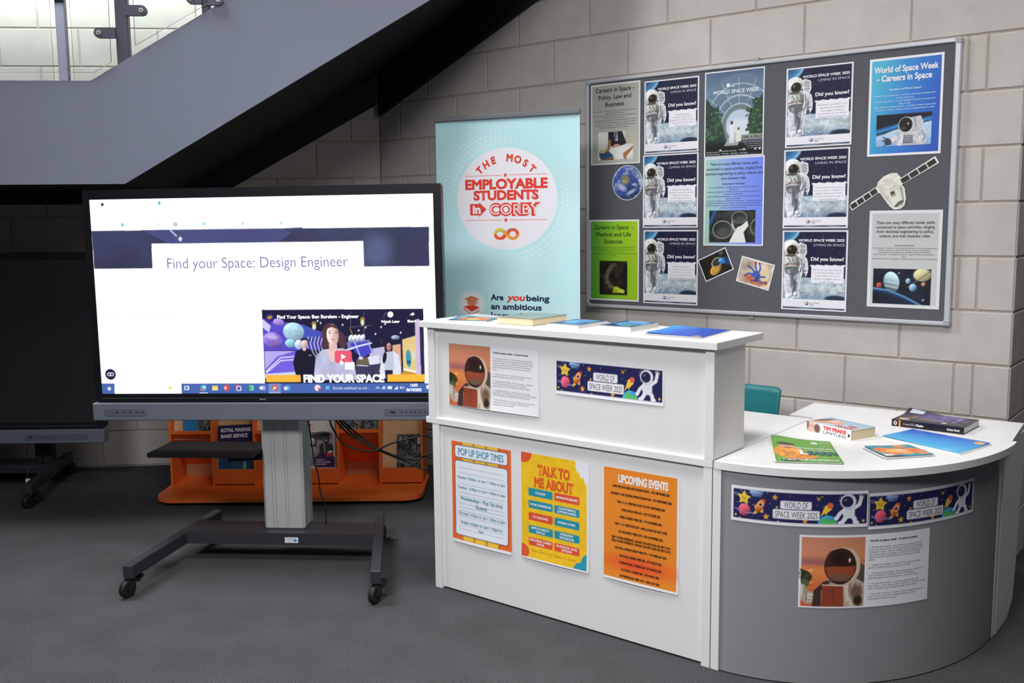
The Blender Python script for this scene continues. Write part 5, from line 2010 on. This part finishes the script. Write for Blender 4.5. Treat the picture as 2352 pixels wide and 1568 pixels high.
# talk to me about
c = Cv(100, 135, 120, WH)
c.rect(0, 0, 97, 133, (244, 196, 38))
c.mottle(0, 0, 97, 133, .05, 5, 95)
c.ell(2, 2, 14, 11, (226, 90, 52))
c.poly([(80, 0), (100, 0), (100, 26), (95, 20), (88, 20), (85, 10)], (236, 234, 240))
c.ell(86, 8, 5, 7, (236, 234, 240), -20)
c.ell(97, 20, 4, 8, (236, 234, 240))
c.ell(2, 126, 10, 9, (226, 90, 52))
c.poly([(78, 133), (82, 126), (88, 124), (92, 116), (97, 112), (97, 133)], (44, 156, 178))
c.rect(0, 133, 100, 135, WH)
c.rect(97, 0, 100, 135, WH)
OT = (228, 100, 40)
c.text('TALK TO', 49, 25, 11.5, OT, 48, 'c', .055)
c.text('ME ABOUT', 49, 41, 11.5, OT, 58, 'c', .055)
TE, RD = (36, 148, 172), (228, 82, 56)
for x, y, col, rows in ((11, 42, TE, ['COLLEGE']), (50, 42, RD, ['APPRENTICESHIPS']), (11, 57.5, TE, ['WORK EXPERIENCE']), (50, 57.5, TE, ['VOLUNTEERING', 'OPPORTUNITIES']), (11, 73, RD, ['CV BUILDING']), (50, 73, TE, ['FINDING WORK']), (11, 89.5, TE, ['EMPLOYABILITY', 'SKILLS']), (50, 89.5, TE, ['INTERVIEW', 'TECHNIQUES']), (11, 105, RD, ['EXPLORING CAREER', 'PATHS']), (50, 105, RD, ['IN SCHOOL GCSE', 'OPTIONS'])):
    c.rect(x, y + 2, x + 36.5, y + 12, col, r=1.6)
    for i, s in enumerate(rows):
        c.text(s, x + 18.2, y + (8.4 if len(rows) == 1 else 6.3 + i * 4.2), 2.7, (240, 238, 240), min(33, len(s) * 2.15), 'c', .03)
c.text('Miss Smart is happy to help', 48, 124, 2.9, (214, 128, 36), 66, 'c')
on_desk(c, 'talk_poster', 'yellow poster headed TALK TO ME ABOUT on the desk front', .487, .801, .222, .641, .0128)

# upcoming events
c = Cv(100, 137, 120, WH)
c.rect(0, 0, 97.5, 134, (236, 138, 44))
c.ell(48, 114, 38, 9, (232, 74, 40), soft=14, a=.85)
c.text('UPCOMING EVENTS', 53, 16.5, 9.0, (238, 236, 240), 66, 'c', .05)
for i, (s, w) in enumerate((('APPROVED PARTNERS NETWORKING EVENT - 10TH SEPTEMBER 2025', 76), ('UNIVERSITY AND DEGREE APPRENTICESHIP FAIR - 18TH SEPTEMBER 2025', 81), ('YEAR 12 1-2-1 MEETINGS START ON 29TH SEPTEMBER 2025', 64), ('WORLD SPACE WEEK 6TH - 10TH OCTOBER 2025', 52), ('GREEN CAREERS WEEK 3RD - 7TH NOVEMBER 2025', 56), ('YEAR 11 1-2-1 MEETINGS START - APPLICATIONS FOR NEXT STEPS', 70), ('UK PARLIAMENT WEEK 24TH - 30TH NOVEMBER 2025', 59), ('YEAR 10 WORK EXPERIENCE - JANUARY 26TH-30TH AND 2ND FEB TO 6TH', 79), ('YEAR 12 WORK EXPERIENCE - JANUARY 26TH-30TH AND 2ND FEB TO 6TH', 79), ('NATIONAL APPRENTICESHIP WEEK 9TH - 15TH FEBRUARY 2026', 69), ('NATIONAL CAREERS WEEK 2ND - 6TH MARCH 2026', 56), ("INTERNATIONAL WOMEN'S DAY - 8TH MARCH 2026", 56), ('ALL SCHOOL CAREERS FAIR - 10TH MARCH 2026', 51), ('ENTREPRENEURS WEEK 18TH - 22ND MAY 2026', 53))):
    y = (24, 33.5, 43, 52.5, 62, 70.5, 79, 87, 91, 99.5, 109, 117, 126, 130.8)[i] if i != 13 else 132.4
    if i < 13:
        y = (23, 32, 41.5, 50.5, 59.5, 68.5, 77.5, 85.5, 89.7, 98, 107, 115.3, 123.5)[i]
    else:
        y = 131.3
    c.text(s, 50, y, 2.6, (58, 36, 22), w, 'c', .045)
on_desk(c, 'upcoming_events_poster', 'orange poster headed UPCOMING EVENTS on the desk front', .866, 1.173, .2255, .640, .0128)

# ------------------------------------------------------------------ books and leaflets on the desk
PAGEW = mat('white_page_edges', (226, 224, 220), .8)
PAGEC = mat('cream_page_edges', (226, 208, 172), .8)


def book(label, fl, ang, w, d, th, z, cover, top, pages, spine=None, curl=0.0, group=None):
    """lying book; fl = its front-left corner, spine towards the front when given"""
    F = DKF @ frame(fl[0], fl[1], ang, z)
    t = thing('book', label, 'book', F, group)
    e = .0014
    m = MB()
    m.box(0, w, 0, d, 0, e)
    if spine is not None:
        m.box(0, w, 0, e, e, th - e)
    m.build('cover', cover, t)
    m = MB()
    m.box(.002, w - .002, e * 1.2, d - .002, e, th - e)
    m.build('page_block', pages, t)

    def f(u, v, o):
        zz = th - e + .0012 + o + curl * np.maximum(0, v - .55) ** 2 * np.maximum(0, .5 - u) * 8
        return np.stack([u * w, v * d, zz], -1)
    top.build('front_cover', w, d, GLOSS, None, t, mapfn=f)
    m = MB()
    m.box(0, w, 0, d, th - e, th - e + .0009) if not curl else m.box(0, w, 0, d * .5, th - e, th - e + .0009)
    m.build('cover_board', cover, t)
    if spine is not None:
        spine.build('spine_print', w, th, GLOSS, Matrix.Translation((w / 2, -.0006, th / 2)), t)
    return t


OLIVE = mat('olive_cover', (112, 126, 112), .45)
DKBLU = mat('deep_blue_cover', (46, 66, 140), .4)
WCOV = mat('white_cover', (224, 222, 226), .45)
BLKC = mat('black_cover', (28, 28, 34), .4)

c = Cv(100, 126, 60, (122, 136, 126))
c.mottle(0, 0, 100, 126, .25, 20, 101)
c.ell(60, 40, 34, 26, (110, 144, 150), soft=10)
c.text('SPACE', 50, 30, 12, (200, 190, 140), 60, 'c', .03)
book('thick cream-paged book with an olive cover on the raised counter', (.325, .072), -.01, .180, .226, .028, UZ, OLIVE, c, PAGEC)


def earth_cover(seed):
    c = Cv(100, 140, 60, (40, 58, 140))
    c.ell(60, 70, 46, 52, (70, 130, 200), shade=.5)
    c.mottle(0, 0, 100, 140, .6, 18, seed, (130, 190, 220))
    c.mottle(0, 0, 100, 140, .7, 26, seed + 3, (54, 120, 84))
    c.ell(20, 110, 18, 14, (28, 34, 90), soft=10)
    c.text('ASTRONAUT', 50, 22, 9, (226, 230, 240), 70, 'c', .03)
    return c


BG = 'thin blue paperbacks on the raised counter'
book('thin white-edged book with a blue Earth cover, next to the thick cream-paged book', (.560, .086), .0, .146, .203, .014, UZ, WCOV, earth_cover(111), PAGEW, group=BG)
book('thin white-edged book with a blue and green cover, next to the bright blue sheets', (.790, .093), .01, .137, .206, .019, UZ, WCOV, earth_cover(121), PAGEW, group=BG)

c = Cv(200, 130, 120, (186, 196, 206))
c.grad(0, 0, 200, 130, (150, 182, 206), (206, 208, 212), 90)
c.ell(58, 66, 52, 38, (222, 176, 158), -6, soft=6)
c.ell(30, 92, 30, 30, (206, 160, 140), soft=8)
c.ell(62, 60, 22, 16, (236, 196, 178), soft=8)
c.ell(96, 74, 20, 12, (206, 156, 136), -14, soft=5)
c.ell(70, 84, 9, 4, (150, 90, 86), -10, soft=3)
c.ell(44, 58, 5, 3, (120, 84, 76), soft=2)
c.ell(20, 60, 14, 40, (110, 76, 60), 20, soft=10)
c.text('TIM', 160, 86, 20, (206, 76, 74), 40, 'c', .04)
c.text('PEAKE', 150, 116, 20, (206, 76, 74), 76, 'c', .04)
sp = Cv(200, 36, 150, (226, 226, 230))
sp.grad(0, 0, 66, 36, (206, 196, 192), (226, 226, 230), 0)
sp.ell(20, 18, 17, 20, (222, 176, 156), soft=4)
sp.ell(2, 10, 8, 18, (130, 96, 76), soft=5)
sp.ell(48, 20, 14, 16, (110, 84, 76), soft=6)
sp.ell(16, 14, 2, 1.4, (90, 60, 56))
sp.ell(26, 14, 2, 1.4, (90, 60, 56))
sp.line([(14, 26), (21, 28), (28, 25)], 1.8, (230, 210, 206))
sp.ell(22, 20, 2.5, 3, (200, 146, 130), soft=2)
sp.text('TIM PEAKE', 76, 17.5, 12, (222, 52, 48), 102, 'l', .045)
sp.text('LIMITLESS', 78, 32.5, 9.5, (70, 76, 84), 100, 'l', .0)
sp.ell(190, 20, 5, 6, (60, 66, 72))
book('thick paperback with a face and red lettering on its cover, on the white curved worktop', (1.373, .637), math.atan2(-.08, .194), .212, .128, .037, TZ, WCOV, c, PAGEC, sp)

c = Cv(264, 190, 140, (44, 42, 54))
c.ell(150, 70, 90, 60, (104, 92, 150), soft=40)
c.mottle(60, 10, 250, 150, .8, 30, 131, (150, 130, 200))
c.mottle(60, 10, 250, 150, .6, 12, 133, (30, 26, 50))
c.rect(14, 4, 66, 40, (206, 214, 226))
c.line([(14, 20), (60, 16)], 4, (150, 160, 190))
c.poly([(10, 150), (62, 90), (68, 92), (20, 154)], (226, 146, 50))
c.ell(38, 158, 20, 12, (222, 206, 200))
c.text('Physics', 80, 130, 14, (230, 150, 60), 60, 'l', .03)
c.text('A Level OCR A', 80, 150, 9, (214, 214, 222), 70)
c.rect(170, 140, 190, 158, (226, 220, 206))
c.text('Student Book', 196, 154, 9, (222, 190, 120), 56)
sp = Cv(264, 26, 170, (24, 24, 34))
sp.ell(14, 13, 7, 8.5, (214, 204, 206))
sp.ell(14, 13, 3, 4, (150, 70, 80))
sp.rect(27, 0, 34, 26, (230, 150, 44))
sp.text('A Level OCR A', 44, 17, 7.5, (214, 214, 222), 46)
sp.text('Physics', 93, 17, 7.5, (246, 246, 250), 26, 'l', .04)
sp.text('Student Book', 204, 17, 7.5, (240, 240, 246), 46, 'l', .03)
book('wide black textbook with a purple cover and a curled corner, by the block wall', (1.603, .907), math.atan2(-.014, .264), .264, .190, .0265, TZ, BLKC, c, PAGEW, sp, curl=.02)


def leaflets(label, corners, z, c, th, lift=(0, 0, 0, 0), jit=.006, seed=1, cat='leaflets', under=2):
    ctr = sum((Vector((*p, 0)) for p in corners), Vector()) / 4
    F = DKF @ Matrix.Translation((ctr.x, ctr.y, z))
    t = thing('leaflet_stack', label, cat, F)
    cs = [(p[0] - ctr.x, p[1] - ctr.y) for p in corners]
    rg = random.Random(seed)
    for k in range(under):
        dx, dy = rg.uniform(-jit, jit), rg.uniform(-jit, jit)
        m = MB()
        m.prism([(x + dx, y + dy) for x, y in cs][::-1], th * k / under, th * (k + 1) / under - .0002)
        m.build('under_sheet', PAGEW, t)
    c.build('top_leaflet', 1, 1, GLOSS, None, t, mapfn=flat_map(cs, th + .0002, .0006, lift), off=.0014)
    return t


c = Cv(100, 74, 60, (52, 126, 160))
for x, y, r, col in ((30, 40, 20, (236, 110, 50)), (66, 30, 22, (240, 140, 50)), (52, 48, 16, (246, 190, 70)), (80, 54, 14, (226, 84, 50)), (14, 14, 9, (120, 190, 210))):
    c.ell(x, y, r, r * .9, col)
leaflets('orange and teal leaflets at the left end of the raised counter', [(.035, .19), (.205, .24), (.252, .105), (.085, .05)], UZ, c, .003, (.006, .0, 0, .002), seed=4)
c = Cv(100, 110, 60, (40, 112, 214))
c.grad(0, 0, 100, 110, (60, 160, 236), (36, 88, 200), 10, (30, 70, 180))
c.ell(86, 100, 7, 5, (240, 160, 60))
leaflets('stack of bright blue sheets at the right end of the raised counter', [(.975, .335), (1.205, .322), (1.229, .062), (.999, .066)], UZ, c, .004, (.003, 0, 0, .004), seed=6)

c = Cv(100, 142, 110, (104, 168, 50))
c.mottle(0, 0, 100, 142, .5, 7, 141, (78, 142, 44))
c.ell(24, 84, 24, 34, (236, 150, 44), soft=3)
c.ell(42, 112, 26, 12, (230, 140, 40), -10, soft=3)
c.mottle(4, 60, 60, 128, .3, 6, 143)
c.ell(22, 52, 11, 14, (214, 160, 130))
c.ell(22, 42, 15, 7, (70, 60, 46))
c.ell(24, 62, 6, 3, (150, 100, 80))
c.text('LEARN'[:1], 40, 98, 22, (240, 240, 238), 13, 'l', .06)
c.text('EARN', 53, 98, 20, (36, 92, 110), 46, 'l', .05)
c.text('APPRENTICESHIPS', 95, 66, 7, (226, 234, 214), 60, 'r', .03)
c.rect(34, 70, 95, 72.5, (206, 220, 186))
c.rect(66, 16, 76, 28, (236, 240, 232))
c.text('Skills', 79, 25, 7, (200, 216, 186), 16)
c.rect(8, 124, 38, 138, (40, 60, 70), r=6)
c.text('IT PAYS TO BE AN APPRENTICE', 11, 135, 8, (240, 244, 238), 84, 'l', .03)
leaflets('green apprenticeship leaflets with a person in orange overalls, nearest on the curved worktop', [(1.325, .414), (1.518, .482), (1.671, .198), (1.484, .094)], TZ, c, .005, (.012, 0, 0, 0), seed=8, under=3)

c = Cv(100, 85, 80, (52, 140, 160))
for x, y, rx, ry, col in ((26, 34, 22, 18, (236, 128, 74)), (50, 50, 28, 24, (246, 176, 62)), (80, 46, 18, 20, (236, 120, 70)), (70, 12, 14, 10, (240, 132, 60)), (30, 70, 18, 10, (236, 116, 70)), (88, 68, 12, 8, (240, 140, 70)), (14, 54, 8, 6, (236, 150, 90)), (50, 80, 22, 9, (60, 150, 180))):
    c.ell(x, y, rx, ry, col)
c.poly([(2, 68), (26, 76), (14, 85), (2, 85)], (236, 236, 238))
c.text('CAREERS IN', 50, 47, 6, (250, 240, 210), 38, 'c', .03)
c.text('SPACE', 50, 57, 6, (250, 240, 210), 24, 'c', .03)
leaflets('orange and teal leaflets between the green and the blue leaflets on the curved worktop', [(1.645, .461), (1.759, .590), (1.873, .491), (1.756, .349)], TZ, c, .006, (.004, 0, 0, .006), seed=12, under=3)
c = Cv(150, 100, 100, (40, 120, 220))
c.grad(0, 0, 150, 100, (44, 96, 206), (42, 150, 226), 80, (70, 186, 232))
c.ell(138, 16, 9, 8, (240, 170, 60))
c.ell(140, 14, 5, 4, (246, 200, 110))
c.text('space', 10, 92, 6, (120, 210, 240), 20)
c.ell(124, 90, 12, 3, (150, 210, 240), -8)
leaflets('blue leaflets with a small orange planet, beside the black textbook on the curved worktop', [(1.691, .871), (1.984, .775), (1.933, .556), (1.638, .675)], TZ, c, .004, (0, .003, 0, .003), seed=15)

# ------------------------------------------------------------------ leaflets in the rack


def in_rack(c, label, xc, w, z0, h, y=.035, tilt=-.22, roll=0.0):
    M = RF @ Matrix.Translation((xc, y + .5 * h * math.sin(-tilt) + .001, z0 + .5 * h * math.cos(tilt))) @ Matrix.Rotation(tilt, 4, 'X') @ Matrix.Rotation(roll, 4, 'Y')
    return tag(c.build('leaflet', w, h, GLOSS, M), label, 'leaflet', 'leaflets in the orange rack')


def grey_photo(seed, nx=50):
    c = Cv(100, 141, nx, (92, 94, 98))
    c.mottle(0, 0, 100, 141, .9, 22, seed)
    c.mottle(0, 0, 100, 141, .5, 6, seed + 1, (190, 192, 196))
    c.mottle(0, 0, 100, 141, .6, 12, seed + 2, (28, 28, 32))
    return c


c = Cv(100, 141, 50, (44, 132, 190))
c.rect(30, 12, 92, 40, (170, 160, 200))
c.text('WORK', 60, 34, 12, (206, 90, 110), 50, 'c', .03)
c.rect(0, 128, 100, 141, (230, 230, 232))
in_rack(c, 'blue leaflet in the first bay of the orange rack', .105, .085, .325, .21)
in_rack(grey_photo(151), 'dark photo leaflet beside the blue one in the first bay of the orange rack', .19, .075, .325, .21, .034)
c = Cv(100, 141, 80, (42, 36, 76))
c.grad(0, 60, 100, 141, (46, 40, 110), (30, 110, 124), 90)
c.mottle(0, 40, 100, 141, .3, 12, 161)
c.text('ROYAL MARINES', 52, 18, 9, (226, 226, 236), 88, 'c', .05, shear=.15)
c.text('BAND SERVICE', 46, 34, 9, (226, 226, 236), 76, 'c', .05, shear=.15)
c.ell(40, 58, 13, 10, (226, 226, 232))
c.rect(26, 58, 54, 66, (40, 36, 90))
c.ell(74, 112, 5, 12, (120, 180, 150), soft=3)
in_rack(c, 'navy and teal leaflet with white band service lettering, behind the dark tray', .355, .20, .085, .297, .03, -.2, -.04)
c = Cv(100, 141, 100, (228, 226, 224))
c.rect(6, 32, 97, 128, (150, 150, 150))
c.clip = (3, 32, 97, 128)
c.mottle(0, 30, 100, 130, .5, 14, 171)
c.ell(60, 44, 30, 10, (60, 60, 62), soft=8)
c.ell(34, 62, 13, 17, (60, 56, 58))
c.ell(36, 60, 8, 11, (206, 206, 206), shade=.4)
c.ell(30, 86, 8, 22, (70, 68, 70), 6)
c.ell(37, 98, 18, 24, (150, 152, 154), shade=.4)
c.ell(76, 50, 10, 15, (74, 72, 72), shade=.4)
c.ell(76, 40, 13, 6, (34, 34, 36))
c.ell(76, 56, 4, 1.6, (210, 210, 210))
c.poly([(56, 70), (66, 64), (88, 64), (97, 74), (97, 128), (54, 128)], (62, 62, 66))
c.line([(70, 64), (72, 90)], 2, (190, 190, 190))
c.clip = None
c.ell(72, 118, 32, 26, (72, 44, 92))
c.poly([(74, 92), (94, 88), (96, 98), (80, 104)], (206, 60, 66))
c.poly([(80, 88), (92, 84), (94, 90), (84, 93)], (230, 230, 232))
c.rect(0, 133, 100, 141, (226, 226, 228))
for i, s in enumerate(('A POST 16', 'GUIDE TO HIGHER', 'EDUCATION')):
    c.text(s, 46, 113 + i * 6.5, 4, (220, 214, 226), (26, 42, 30)[i], 'l', .03)
c.poly([(26, 12), (30, 8), (34, 12), (30, 18)], (222, 80, 74))
c.text('ADVICE', 16, 24, 4, (226, 120, 116), 26)
in_rack(c, 'white leaflet with a photo of two students, right of the silver column', .826, .198, .118, .285, .03, -.12)
in_rack(grey_photo(181), 'left grey photo leaflet in the fifth bay of the orange rack', 1.015, .10, .335, .15)
in_rack(grey_photo(187), 'right grey photo leaflet in the fifth bay of the orange rack', 1.125, .105, .335, .15, .034)
c = grey_photo(191, 60)
for x in (22, 52, 80):
    c.rect(x, 0, x + 5, 66, (40, 40, 42))
c.rect(84, 8, 96, 40, (206, 214, 222))
c.ell(50, 108, 26, 22, (128, 122, 114), soft=10)
in_rack(c, 'small grey leaflet in the rightmost bay of the orange rack', 1.352, .140, .118, .20, .035, -.2)
